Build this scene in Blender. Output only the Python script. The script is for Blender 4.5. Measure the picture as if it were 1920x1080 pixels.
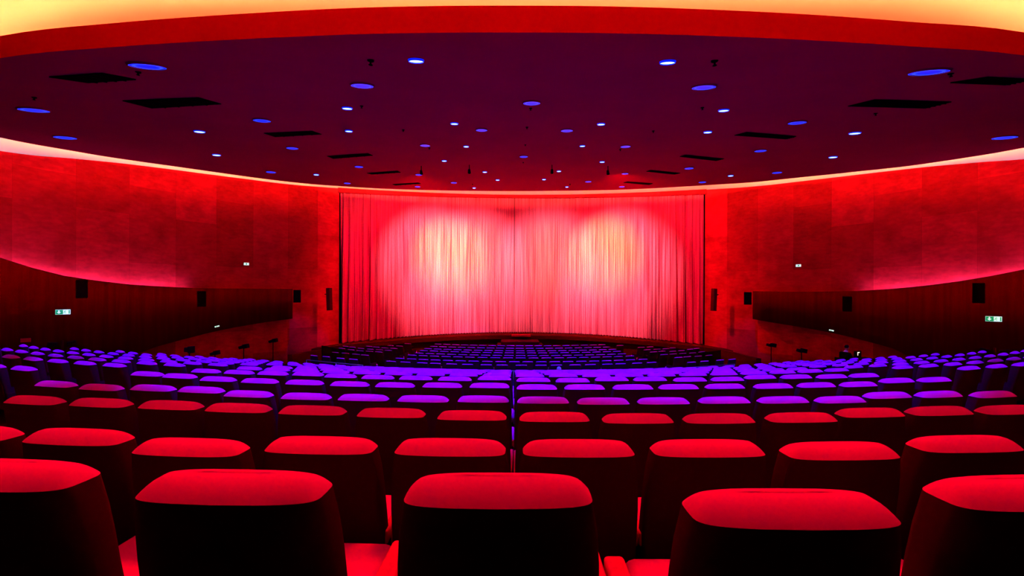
import bpy, bmesh, math, random
from mathutils import Vector, Matrix
random.seed(7)
for o in list(bpy.data.objects): bpy.data.objects.remove(o)
sc = bpy.context.scene
COL = sc.collection

# ------------------------------------------------------------------ camera
F = 745.0; VX = 963.0; VY = 543.0; TH = 0.004; CZ = 6.0     # focal px, vanishing point, roll, eye height
cam = bpy.data.cameras.new('camera'); camo = bpy.data.objects.new('camera', cam); COL.objects.link(camo)
cam.sensor_width = 36.0; cam.lens = F / 1920 * 36.0
cam.shift_x = -(VX - 960) / 1920; cam.shift_y = (VY - 540) / 1920
cam.clip_start = 0.05; cam.clip_end = 200
camo.location = (0, 0, CZ); camo.rotation_euler = (math.radians(90), -TH, 0)
sc.camera = camo
sc.view_settings.view_transform = 'Standard'; sc.view_settings.look = 'None'
sc.view_settings.exposure = 0.0; sc.view_settings.gamma = 1.0; sc.view_settings.use_curve_mapping = False
w = bpy.data.worlds.new('world'); sc.world = w; w.use_nodes = True
w.node_tree.nodes['Background'].inputs[0].default_value = (0, 0, 0, 1)
w.node_tree.nodes['Background'].inputs[1].default_value = 0

# light levels ----------------------------------------------------------------
COVE = 850.0          # ceiling cove strip radiance, far part
COVE_NEAR = 250.0     # near part
REAR_FILL_STRIP = 300.0     # unseen rear strip added to brighten the nearest rows
COVE_NEAR_RGB = (1.0, 0.27, 0.085)
REAR_FILL_W = 1500.0       # unseen red lamps added over the nearest rows
COVE_RGB = (1.0, 0.28, 0.075)
WING = 38.0           # strip on top of the side wings
WING_RGB = (1.0, 1.2, 2.6)
BLUE_W = 16000.0
SPOT_W = 10000.0
FLOOD_W = 5200.0        # red flood of the stage spotlights

def ray(px, py):
    u = (px - VX) / F; v = (VY - py) / F
    return u - TH * v, v + TH * u
def P(px, py, d):                      # pixel at distance d in front of the eye
    u, v = ray(px, py); return Vector((u * d, d, CZ + v * d))
XC = 0.55                              # the hall's own centre line
KC, KK, KQ = 1.0645, 0.25, 0.00165     # gently domed canopy underside, height above the eye
def under(x, d): return d * (KC - KK * math.log(max(d, 1.0))) - KQ * (x - XC) ** 2
def on_canopy(px, py):
    u, v = ray(px, py); a, b = 2.0, 40.0
    for _ in range(50):
        d = (a + b) / 2
        if under(u * d, d) - v * d > 0: a = d
        else: b = d
    return Vector((u * d, d, CZ + under(u * d, d)))
def canopy_quat(p, e=0.05):
    gx = (under(p.x + e, p.y) - under(p.x - e, p.y)) / (2 * e); gy = (under(p.x, p.y + e) - under(p.x, p.y - e)) / (2 * e)
    return Vector((-gx, -gy, 1)).normalized().to_track_quat('Z', 'Y')

# ------------------------------------------------------------------ materials
def new_mat(name):
    m = bpy.data.materials.new(name); m.use_nodes = True
    return m, m.node_tree, m.node_tree.nodes['Principled BSDF']
def mat(name, col, rough=0.6, var=0.0, scale=8.0, bump=0.0, metal=0.0, spec=0.3, sheen=0.0, stretch=(1, 1, 1)):
    m, nt, b = new_mat(name)
    b.inputs['Base Color'].default_value = (*col, 1); b.inputs['Roughness'].default_value = rough
    b.inputs['Metallic'].default_value = metal; b.inputs['Specular IOR Level'].default_value = spec
    if sheen:
        b.inputs['Sheen Weight'].default_value = sheen; b.inputs['Sheen Tint'].default_value = (*[min(1, c * 3) for c in col], 1)
    if var or bump:
        tc = nt.nodes.new('ShaderNodeTexCoord'); mp = nt.nodes.new('ShaderNodeMapping'); mp.inputs['Scale'].default_value = stretch
        nz = nt.nodes.new('ShaderNodeTexNoise'); nz.inputs['Scale'].default_value = scale; nz.inputs['Detail'].default_value = 6
        nt.links.new(tc.outputs['Object'], mp.inputs[0]); nt.links.new(mp.outputs[0], nz.inputs['Vector'])
        if var:
            r = nt.nodes.new('ShaderNodeValToRGB'); e = r.color_ramp.elements
            e[0].position = 0.3; e[1].position = 0.7
            e[0].color = (*[c * (1 - var) for c in col], 1); e[1].color = (*[min(1, c * (1 + var)) for c in col], 1)
            nt.links.new(nz.outputs[0], r.inputs[0]); nt.links.new(r.outputs[0], b.inputs['Base Color'])
        if bump:
            bp = nt.nodes.new('ShaderNodeBump'); bp.inputs['Strength'].default_value = bump; bp.inputs['Distance'].default_value = 0.02
            nt.links.new(nz.outputs[0], bp.inputs['Height']); nt.links.new(bp.outputs[0], b.inputs['Normal'])
    return m
def emit(name, col, s):
    m, nt, b = new_mat(name)
    b.inputs['Base Color'].default_value = (*[min(1, c) for c in col], 1)
    b.inputs['Emission Color'].default_value = (*col, 1); b.inputs['Emission Strength'].default_value = s
    return m

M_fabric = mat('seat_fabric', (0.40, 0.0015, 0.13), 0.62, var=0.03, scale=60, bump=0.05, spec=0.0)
M_shell = mat('seat_back_shaded_fabric', (0.026, 0.0005, 0.005), 0.75, var=0.1, scale=50, spec=0.0)  # dark back fabric with the lack of light put into its colour
M_arm = mat('armrest_fabric', (0.36, 0.001, 0.05), 0.6, var=0.1, scale=40, spec=0.0)
M_base = mat('seat_base_metal', (0.01, 0.003, 0.002), 0.6, spec=0.0)
M_carpet = mat('carpet', (0.02, 0.001, 0.002), 0.95, var=0.3, scale=20, spec=0.0)
M_cream = mat('cream_plaster', (0.82, 0.78, 0.66), 0.9, var=0.02, scale=1.2, spec=0.0)
M_fascia = mat('fascia_paint', (0.60, 0.0006, 0.006), 0.8, var=0.05, scale=1.0, spec=0.0)
M_canopy = mat('canopy_plaster', (0.28, 0.003, 0.026), 0.85, var=0.06, scale=0.5, spec=0.0)
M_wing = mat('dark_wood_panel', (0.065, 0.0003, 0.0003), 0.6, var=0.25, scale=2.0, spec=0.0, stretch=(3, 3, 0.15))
M_black = mat('black_plastic', (0.008, 0.002, 0.001), 0.55, spec=0.0)
M_vent = mat('vent_black_metal', (0.004, 0.001, 0.0005), 0.8, spec=0.0)
M_stage = mat('stage_carpet', (0.06, 0.001, 0.001), 0.85, var=0.15, scale=5, spec=0.0)
M_stagetop = mat('stage_slab', (0.40, 0.003, 0.003), 0.7, spec=0.0)
M_metal = mat('rail_metal', (0.12, 0.05, 0.03), 0.5, metal=0.6)
M_skin = mat('skin', (0.30, 0.10, 0.10), 0.6, var=0.05, scale=10, spec=0.0)
M_hair = mat('dark_hair', (0.01, 0.003, 0.002), 0.7, var=0.3, scale=60, spec=0.0)
M_jacket = mat('black_jacket_cloth', (0.004, 0.001, 0.0005), 0.8, var=0.2, scale=30, spec=0.0)
M_shirt = mat('collar_cloth', (0.7, 0.35, 0.5), 0.7)
M_glow = emit('cove_strip_glow', COVE_RGB, COVE)
M_glow2 = emit('near_cove_strip_glow', COVE_NEAR_RGB, COVE_NEAR)
M_glow3 = emit('added_rear_strip_glow', COVE_NEAR_RGB, REAR_FILL_STRIP)
M_wglow = emit('wing_strip_glow', WING_RGB, WING)
M_lampS = emit('white_blue_lamp', (0.35, 0.75, 1.6), 3.0)
M_lampL = emit('blue_lamp', (0.0, 0.012, 1.0), 0.8)
M_lampI = emit('blue_lamp_ring', (0.03, 0.09, 1.0), 1.0)
M_white = emit('sign_white', (0.75, 1.0, 0.9), 1.0)
M_green = emit('sign_green', (0.0, 0.26, 0.08), 1.0)
M_screen = emit('screen_glow', (1.0, 0.85, 0.6), 1.2)
M_dot = emit('marker_lamp', (1.0, 1.0, 1.0), 2.5)

def wall_material():
    m, nt, b = new_mat('red_veneer_wall'); L = nt.links.new; N = nt.nodes.new
    uv = N('ShaderNodeUVMap'); uv.uv_map = 'wall'
    sep = N('ShaderNodeSeparateXYZ'); L(uv.outputs[0], sep.inputs[0])
    # big panels: 1.9 m wide columns, each with its own tone and its own horizontal joints
    br = N('ShaderNodeTexBrick'); br.inputs['Scale'].default_value = 1.0
    br.inputs['Color1'].default_value = (0.30, 0.30, 0.30, 1); br.inputs['Color2'].default_value = (1, 1, 1, 1)
    br.inputs['Mortar'].default_value = (0.5, 0.5, 0.5, 1); br.inputs['Mortar Size'].default_value = 0.004
    br.inputs['Brick Width'].default_value = 3.6; br.inputs['Row Height'].default_value = 1.75
    br.offset = 0.37; br.inputs['Bias'].default_value = 0.1
    cb = N('ShaderNodeCombineXYZ'); L(sep.outputs[1], cb.inputs[0]); L(sep.outputs[0], cb.inputs[1])
    L(cb.outputs[0], br.inputs['Vector'])
    nz = N('ShaderNodeTexNoise'); nz.inputs['Scale'].default_value = 0.9; nz.inputs['Detail'].default_value = 8; nz.inputs['Roughness'].default_value = 0.65
    L(uv.outputs[0], nz.inputs['Vector'])
    r1 = N('ShaderNodeValToRGB'); r1.color_ramp.elements[0].position = 0.33; r1.color_ramp.elements[0].color = (0.58, 0.58, 0.58, 1)
    r1.color_ramp.elements[1].position = 0.58; r1.color_ramp.elements[1].color = (1, 1, 1, 1); L(nz.outputs[0], r1.inputs[0])
    mp = N('ShaderNodeMapping'); mp.inputs['Scale'].default_value = (1.6, 3.5, 1); L(uv.outputs[0], mp.inputs[0])
    n2 = N('ShaderNodeTexNoise'); n2.inputs['Scale'].default_value = 2.0; n2.inputs['Detail'].default_value = 8; L(mp.outputs[0], n2.inputs['Vector'])
    r2 = N('ShaderNodeValToRGB'); r2.color_ramp.elements[0].position = 0.3; r2.color_ramp.elements[0].color = (0.80, 0.80, 0.80, 1)
    r2.color_ramp.elements[1].position = 0.6; r2.color_ramp.elements[1].color = (1, 1, 1, 1); L(n2.outputs[0], r2.inputs[0])
    def mul(a, c, fac=1.0):
        x = N('ShaderNodeMix'); x.data_type = 'RGBA'; x.blend_type = 'MULTIPLY'; x.inputs[0].default_value = fac
        L(a, x.inputs[6]); L(c, x.inputs[7]); return x.outputs[2]
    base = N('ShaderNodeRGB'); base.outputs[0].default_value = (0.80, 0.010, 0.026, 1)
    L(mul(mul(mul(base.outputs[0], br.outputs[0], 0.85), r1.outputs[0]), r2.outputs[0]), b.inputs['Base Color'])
    b.inputs['Roughness'].default_value = 0.7; b.inputs['Specular IOR Level'].default_value = 0.0
    return m
M_wall = wall_material()

def curtain_material():
    m, nt, b = new_mat('pale_curtain_cloth'); L = nt.links.new; N = nt.nodes.new
    uv = N('ShaderNodeUVMap'); uv.uv_map = 'wall'
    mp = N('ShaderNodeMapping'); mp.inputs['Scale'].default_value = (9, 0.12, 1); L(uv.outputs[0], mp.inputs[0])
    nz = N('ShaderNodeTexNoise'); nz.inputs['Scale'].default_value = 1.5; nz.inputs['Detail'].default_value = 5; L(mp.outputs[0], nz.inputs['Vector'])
    r = N('ShaderNodeValToRGB'); r.color_ramp.elements[0].position = 0.3; r.color_ramp.elements[0].color = (0.28, 0.012, 0.05, 1)  # dark streaks put the shade between pleats into the colour
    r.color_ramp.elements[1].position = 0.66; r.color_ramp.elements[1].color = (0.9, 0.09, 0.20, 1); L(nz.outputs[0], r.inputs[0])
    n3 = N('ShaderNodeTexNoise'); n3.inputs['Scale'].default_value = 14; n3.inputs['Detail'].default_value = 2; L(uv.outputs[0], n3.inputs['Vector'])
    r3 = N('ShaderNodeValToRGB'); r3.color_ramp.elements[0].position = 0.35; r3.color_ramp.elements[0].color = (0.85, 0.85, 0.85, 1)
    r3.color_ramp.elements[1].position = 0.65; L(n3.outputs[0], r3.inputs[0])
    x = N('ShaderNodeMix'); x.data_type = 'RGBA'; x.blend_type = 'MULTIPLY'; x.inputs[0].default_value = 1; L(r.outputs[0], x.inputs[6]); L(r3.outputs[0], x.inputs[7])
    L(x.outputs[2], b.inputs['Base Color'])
    b.inputs['Roughness'].default_value = 0.8; b.inputs['Specular IOR Level'].default_value = 0.0
    return m
M_curtain = curtain_material()

# ------------------------------------------------------------------ helpers
def obj(name, bm_or_me, m=None, parent=None, smooth=False):
    if isinstance(bm_or_me, bmesh.types.BMesh):
        me = bpy.data.meshes.new(name); bm_or_me.to_mesh(me); bm_or_me.free()
    else: me = bm_or_me
    if m is not None and not me.materials:
        for x in (m if isinstance(m, (list, tuple)) else [m]): me.materials.append(x)
    if smooth: me.polygons.foreach_set('use_smooth', [True] * len(me.polygons))
    o = bpy.data.objects.new(name, me); COL.objects.link(o)
    if parent is not None: o.parent = parent
    return o
def tag(o, label=None, cat=None, group=None, kind=None):
    if label: o['label'] = label
    if cat: o['category'] = cat
    if group: o['group'] = group
    if kind: o['kind'] = kind
    return o
def thing(name, label, cat, loc=(0, 0, 0), rz=0.0, group=None):
    o = bpy.data.objects.new(name, None); COL.objects.link(o); o.location = loc; o.rotation_euler = (0, 0, rz)
    o.empty_display_size = 0.1
    return tag(o, label, cat, group)
def struct(name, bm, m, smooth=False):
    return tag(obj(name, bm, m, smooth=smooth), kind='structure')
def dup(root, loc, rz, label=None, group=None):
    r = root.copy(); COL.objects.link(r); r.location = loc; r.rotation_euler = (0, 0, rz)
    if label: r['label'] = label
    if group: r['group'] = group
    for ch in list(root.children):
        c = ch.copy(); COL.objects.link(c); c.parent = r
        for g in list(ch.children):
            d = g.copy(); COL.objects.link(d); d.parent = c
    return r
def box(bm, c, s, bevel=0.0, seg=2, rot=None, mi=0):
    r = bmesh.ops.create_cube(bm, size=1.0); vs = r['verts']
    bmesh.ops.scale(bm, vec=s, verts=vs)
    if bevel:
        es = list({e for v in vs for e in v.link_edges})
        n = bmesh.ops.bevel(bm, geom=es, offset=bevel, segments=seg, profile=0.5, affect='EDGES')
        vs = list({v for f in n['faces'] for v in f.verts} | {v for v in vs if v.is_valid})
    if rot is not None: bmesh.ops.rotate(bm, cent=(0, 0, 0), matrix=rot, verts=vs)
    bmesh.ops.translate(bm, vec=c, verts=vs)
    if mi:
        for f in {f for v in vs for f in v.link_faces}: f.material_index = mi
    return vs
def tube(bm, pts, r, n=8, mi=0):
    rings = []
    for i, p in enumerate(pts):
        p = Vector(p); a = Vector(pts[max(i - 1, 0)]); b = Vector(pts[min(i + 1, len(pts) - 1)])
        t = (b - a).normalized(); up = Vector((0, 0, 1)) if abs(t.z) < 0.9 else Vector((0, 1, 0))
        s = t.cross(up).normalized(); q = s.cross(t); rr = r[i] if isinstance(r, (list, tuple)) else r
        rings.append([bm.verts.new(p + (s * math.cos(k * 2 * math.pi / n) + q * math.sin(k * 2 * math.pi / n)) * rr) for k in range(n)])
    for a, b in zip(rings, rings[1:]):
        for k in range(n):
            f = bm.faces.new((a[k], a[(k + 1) % n], b[(k + 1) % n], b[k])); f.material_index = mi
    bm.faces.new(rings[0][::-1]).material_index = mi; bm.faces.new(rings[-1]).material_index = mi
def disc(bm, c, r, z=0.0, n=28, axes=None):
    vs = [bm.verts.new((c[0] + r * math.cos(2 * math.pi * k / n), c[1] + r * math.sin(2 * math.pi * k / n), c[2] + z)) for k in range(n)]
    bm.faces.new(vs); return vs
def interp(pts, n, closed=False):      # Catmull-Rom through points of any dimension
    out = []; m = len(pts); segs = m if closed else m - 1
    for i in range(segs):
        def g(j): return pts[j % m] if closed else pts[min(max(j, 0), m - 1)]
        p0, p1, p2, p3 = g(i - 1), g(i), g(i + 1), g(i + 2)
        for k in range(n):
            t = k / n
            out.append(tuple(0.5 * ((2 * b) + (-a + c) * t + (2 * a - 5 * b + 4 * c - d) * t * t + (-a + 3 * b - 3 * c + d) * t ** 3) for a, b, c, d in zip(p0, p1, p2, p3)))
    if not closed: out.append(tuple(pts[-1]))
    return out
def strip_surface(name, path, zlo, zhi, m, rows=2, thick=0.0, side=1, kind='structure'):
    """vertical curved wall along path[(x,y)], zlo/zhi lists, with UVs in metres; solid when thick"""
    bm = bmesh.new(); uvl = bm.loops.layers.uv.new('wall'); L = 0; Ls = [0]
    for a, b in zip(path, path[1:]): L += math.dist(a, b); Ls.append(L)
    def grid(off):
        g = []
        for i, (x, y) in enumerate(path):
            a = path[max(i - 1, 0)]; b = path[min(i + 1, len(path) - 1)]
            t = Vector((b[0] - a[0], b[1] - a[1])).normalized(); nx, ny = -t.y * side * off, t.x * side * off
            g.append([bm.verts.new((x + nx, y + ny, zlo[i] + (zhi[i] - zlo[i]) * j / rows)) for j in range(rows + 1)])
        return g
    A = grid(0)
    def face(vs, uvs):
        f = bm.faces.new(vs); f.smooth = True
        for l, q in zip(f.loops, uvs): l[uvl].uv = q
    for i in range(len(path) - 1):
        for j in range(rows):
            z = lambda k, jj: zlo[k] + (zhi[k] - zlo[k]) * jj / rows
            face((A[i][j], A[i + 1][j], A[i + 1][j + 1], A[i][j + 1]), ((Ls[i], z(i, j)), (Ls[i + 1], z(i + 1, j)), (Ls[i + 1], z(i + 1, j + 1)), (Ls[i], z(i, j + 1))))
    if thick:
        B = grid(thick); n = len(path) - 1
        for i in range(n):
            for j in range(rows): bm.faces.new((B[i][j], B[i][j + 1], B[i + 1][j + 1], B[i + 1][j]))
            bm.faces.new((A[i][0], B[i][0], B[i + 1][0], A[i + 1][0])); bm.faces.new((A[i][rows], A[i + 1][rows], B[i + 1][rows], B[i][rows]))
        for i in (0, n):
            for j in range(rows): bm.faces.new((A[i][j], A[i][j + 1], B[i][j + 1], B[i][j]))
    return tag(obj(name, bm, m), kind=kind)

# ------------------------------------------------------------------ the hall: walls, canopy, ceiling
# outer wall, left half, as (x offset from centre line, y, height of its top above the eye)
WL = [(-19.0, 0.0, 4.3), (-20.6, 6.0, 4.5), (-20.9, 11.0, 4.85), (-20.1, 15.2, 5.21), (-19.3, 17.0, 5.52), (-18.4, 18.8, 5.82), (-16.2, 22.2, 6.2), (-14.1, 24.0, 6.3), (-12.15, 26.4, 6.68)]
WLi = interp(WL, 6)
def outer(side):                       # side -1 left, +1 right
    return [(XC - side * p[0], p[1], p[2]) for p in WLi] if side > 0 else [(XC + p[0], p[1], p[2]) for p in WLi]
for side, nm in ((-1, 'wall_left'), (1, 'wall_right')):
    pts = outer(side)
    strip_surface(nm, [(p[0], p[1]) for p in pts], [CZ - 5.4] * len(pts), [CZ + p[2] for p in pts], M_wall, rows=6, thick=0.3, side=-side)
# curtain line
def cur_d(x): return 30.0 - 3.6 * ((x - XC) / 12.15) ** 2
front = [(XC - 12.15 + 24.3 * i / 40) for i in range(41)]
top_c = lambda x: 7.12 - 0.44 * abs((x - XC) / 12.15) ** 2
cur_top = lambda x: 6.89 - 0.53 * ((x - XC) / 12.15) ** 2
cur_bot = lambda x: -(3.22 + 0.38 * ((x - XC) / 12.15) ** 2)
strip_surface('wall_front', [(x, cur_d(x) - 0.18) for x in front], [CZ + cur_top(x) for x in front], [CZ + top_c(x) for x in front], M_wall, rows=1, thick=0.15, side=1)
strip_surface('wall_front_lining', [(x, cur_d(x) + 0.7) for x in front], [CZ - 5.4] * 41, [CZ + top_c(x) for x in front], M_black, rows=1, thick=0.1, side=1)

# canopy outline: front (far) edge and rear (near) edge read off the picture, on the canopy plane
near = [on_canopy(*q) for q in ((0, 109), (213, 88.3), (427, 75), (640, 65.3), (800, 61.8), (950, 61), (1120, 62), (1280, 65.7), (1493, 74), (1707, 87), (1920, 104))]
farL = [on_canopy(*q) for q in ((560, 343), (440, 328), (252, 301.6), (127, 281.5), (0, 257.8))]
farC = [on_canopy(*q) for q in ((1180, 355.2), (1000, 358.3), (860, 357.6), (745, 354.8), (660, 350.5))]
farR = [on_canopy(*q) for q in ((1920, 277), (1732, 307.5), (1600, 322.5), (1480, 334.8), (1380, 344))]
outl = [(p.x, p.y) for p in near] + [(12.6, 7.7), (16.8, 10.2)] + [(p.x, p.y) for p in farR + farC + farL] + [(-16.0, 10.2), (-12.6, 8.0)]
outl = interp(outl, 5, closed=True)
TK = 0.36
bm = bmesh.new(); CX_, CY_ = 0.55, 13.5
fr_ = [1.0, 0.93, 0.82, 0.68, 0.52, 0.36, 0.2, 0.08]
def ring_(f, up):
    return [bm.verts.new((CX_ + (x - CX_) * f, CY_ + (y - CY_) * f, CZ + under(CX_ + (x - CX_) * f, CY_ + (y - CY_) * f) + up)) for x, y in outl]
lo = [ring_(f, 0) for f in fr_]; hi = [ring_(f, TK) for f in fr_]
no = len(outl)
for grp_, mi in ((lo, 0), (hi, 1)):
    for a, b in zip(grp_, grp_[1:]):
        for i in range(no):
            f = bm.faces.new((a[i], a[(i + 1) % no], b[(i + 1) % no], b[i])); f.material_index = mi; f.smooth = True
    f = bm.faces.new(grp_[-1]); f.material_index = mi; f.smooth = True
bmesh.ops.recalc_face_normals(bm, faces=bm.faces)
# fascia band with its own vertices so that its lower edge stays crisp
fa = [bm.verts.new(v.co) for v in lo[0]]; fb = [bm.verts.new(v.co) for v in hi[0]]
for i in range(no):
    f = bm.faces.new((fa[i], fa[(i + 1) % no], fb[(i + 1) % no], fb[i])); f.material_index = 1; f.smooth = True
canopy = struct('ceiling_canopy', bm, [M_canopy, M_fascia])

# upper cream ceiling: from the wall tops in over the canopy
wl = [p for p in outer(-1)]; wr = [p for p in outer(1)]
per = wl + [(x, cur_d(x) - 0.18, top_c(x)) for x in front[1:-1]] + wr[::-1] + [(18 - 36 * i / 12, 0.0, 4.3) for i in range(13)]
bm = bmesh.new()
rings = []
cx0, cy0 = 0.55, 15.0
def canopy_hit(ang):                   # distance from centre to outline along an angle
    best = None; dx, dy = math.cos(ang), math.sin(ang)
    for i in range(len(outl)):
        ax, ay = outl[i][0] - cx0, outl[i][1] - cy0; bx, by = outl[(i + 1) % len(outl)][0] - cx0, outl[(i + 1) % len(outl)][1] - cy0
        den = dx * (by - ay) - dy * (bx - ax)
        if abs(den) < 1e-9: continue
        t = (ax * (by - ay) - ay * (bx - ax)) / den; s = (ax * dy - ay * dx) / den
        if t > 0 and -1e-6 <= s <= 1 + 1e-6 and (best is None or t < best): best = t
    return best
def clr(y): return 1.0 + (0.62 - 1.0) * min(1, max(0, (y - 9) / 7))
r0 = []; r1 = []; r2 = []; r3 = []; r4 = []; r5 = []
for x, y, h in per:
    a = math.atan2(y - cy0, x - cx0); t = canopy_hit(a)
    R = math.hypot(x - cx0, y - cy0); t = min(t, R - 0.6)
    def pt(tt): return cx0 + tt * math.cos(a), cy0 + tt * math.sin(a)
    ex, ey = pt(t); mx, my = pt(t * 0.6 + R * 0.4)
    he = under(ex, ey) + TK + clr(ey)
    r0.append(bm.verts.new((x, y, CZ + h)))
    r1.append(bm.verts.new((mx, my, CZ + h * 0.35 + he * 0.65)))
    r2.append(bm.verts.new((ex, ey, CZ + he)))
    for rr_, kf in ((r4, 0.55), (r5, 0.25)):
        ix, iy = pt(t * kf); rr_.append(bm.verts.new((ix, iy, CZ + under(ix, iy) + TK + clr(iy))))
    ix, iy = pt(t * 0.8); r3.append(bm.verts.new((ix, iy, CZ + under(ix, iy) + TK + clr(iy))))
n = len(per)
for a, b in ((r0, r1), (r1, r2), (r2, r3), (r3, r4), (r4, r5)):
    for i in range(n):
        j = (i + 1) % n; f = bm.faces.new((a[i], a[j], b[j], b[i])); f.smooth = True
bm.faces.new(r5)
bmesh.ops.recalc_face_normals(bm, faces=bm.faces)
struct('ceiling', bm, M_cream)

# cove strip lying on the canopy, just in from its edge
def inset(poly, d):
    res = []
    for i in range(len(poly)):
        a = poly[i - 1]; b = poly[(i + 1) % len(poly)]; t = Vector((b[0] - a[0], b[1] - a[1])).normalized()
        res.append((poly[i][0] - t.y * d, poly[i][1] + t.x * d))
    return res
for near_, m_, i0, i1, z0, z1, lab in ((False, M_glow, 0.12, 0.20, 0.012, 0.045, 'warm red light strip along the front and side edges of the oval ceiling canopy'), (True, M_glow2, 0.95, 1.07, 0.03, 0.03, 'warm red light strip along the rear edge of the oval ceiling canopy, nearest the camera')):
    ia, ib = inset(outl, i0), inset(outl, i1); bm = bmesh.new(); n = len(outl)
    if near_:                            # the rear strip is widest in the middle
        ib = [(a_[0] + (b_[0] - a_[0]) * q, a_[1] + (b_[1] - a_[1]) * q) for a_, b_, q in ((a_, b_, 1.5 - 1.25 * min(1, abs(a_[0]) / 7.5)) for a_, b_ in zip(ia, ib))]
    for i in range(n):
        j = (i + 1) % n
        if ((outl[i][1] + outl[j][1]) / 2 < 10.6) != near_: continue
        f = bm.faces.new([bm.verts.new((x, y, CZ + under(x, y) + TK + z)) for (x, y), z in ((ia[i], z0), (ia[j], z0), (ib[j], z1), (ib[i], z1))])
        f.normal_update()
        if f.normal.z < 0: f.normal_flip()
    bmesh.ops.remove_doubles(bm, verts=bm.verts, dist=1e-4)
    tag(obj('cove_light_strip', bm, m_), lab, 'light strip')

# unseen rear overhang, added to keep light off the seat backs, and back wall
bm = bmesh.new(); box(bm, (XC, -1.65, CZ + 1.6 + 1.6), (39.5, 3.3, 3.2)); struct('ceiling_added_soffit', bm, M_wing)
bm = bmesh.new(); box(bm, (XC, 0.18, CZ + 3.55), (34, 0.36, 0.08)); box(bm, (XC, 0.33, CZ + 3.64), (34, 0.05, 0.12)); struct('trim_added_ledge', bm, M_cream)  # ledge added to carry the unseen rear strip
bm = bmesh.new(); f = bm.faces.new([bm.verts.new((XC + x, y, CZ + 3.60)) for x, y in ((-16, 0.14), (16, 0.14), (16, 0.22), (-16, 0.22))])
tag(obj('cove_light_strip', bm, M_glow3), 'added straight warm red light strip on an unseen rear ledge above the camera', 'light strip')  # out of view, added for more light on the nearest rows
bm = bmesh.new(); box(bm, (XC, -3.3, CZ), (40, 0.3, 6.5)); struct('wall_back', bm, M_wing)

# ------------------------------------------------------------------ side wings with their light strips
WG = [(-20.15, 11.0), (-19.4, 15.0), (-18.6, 16.7), (-17.75, 18.4), (-15.45, 21.45), (-13.6, 23.35)]
topL = [(0, 483), (60, 502), (120, 517), (180, 526), (240, 533), (300, 537), (370, 540.5), (440, 541), (545, 541.5)]
botL = [(0, 690), (200, 676), (262, 662), (300, 648), (350, 635), (400, 622), (450, 612), (500, 604), (545, 598)]
topR = [(1410, 546), (1500, 547), (1600, 546), (1680, 541), (1740, 535), (1800, 527), (1860, 517), (1920, 505)]
botR = [(1410, 598), (1450, 605), (1500, 613), (1560, 624), (1620, 638), (1680, 655), (1705, 668), (1770, 680), (1920, 695)]
def at_px(tab, px, i=1):
    if px <= tab[0][0]:
        a, b = tab[0], tab[1]
    elif px >= tab[-1][0]: a, b = tab[-2], tab[-1]
    else:
        for a, b in zip(tab, tab[1:]):
            if a[0] <= px <= b[0]: break
    return a[1] + (b[1] - a[1]) * (px - a[0]) / (b[0] - a[0])
def elev(px, py, d): return ray(px, py)[1] * d
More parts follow.
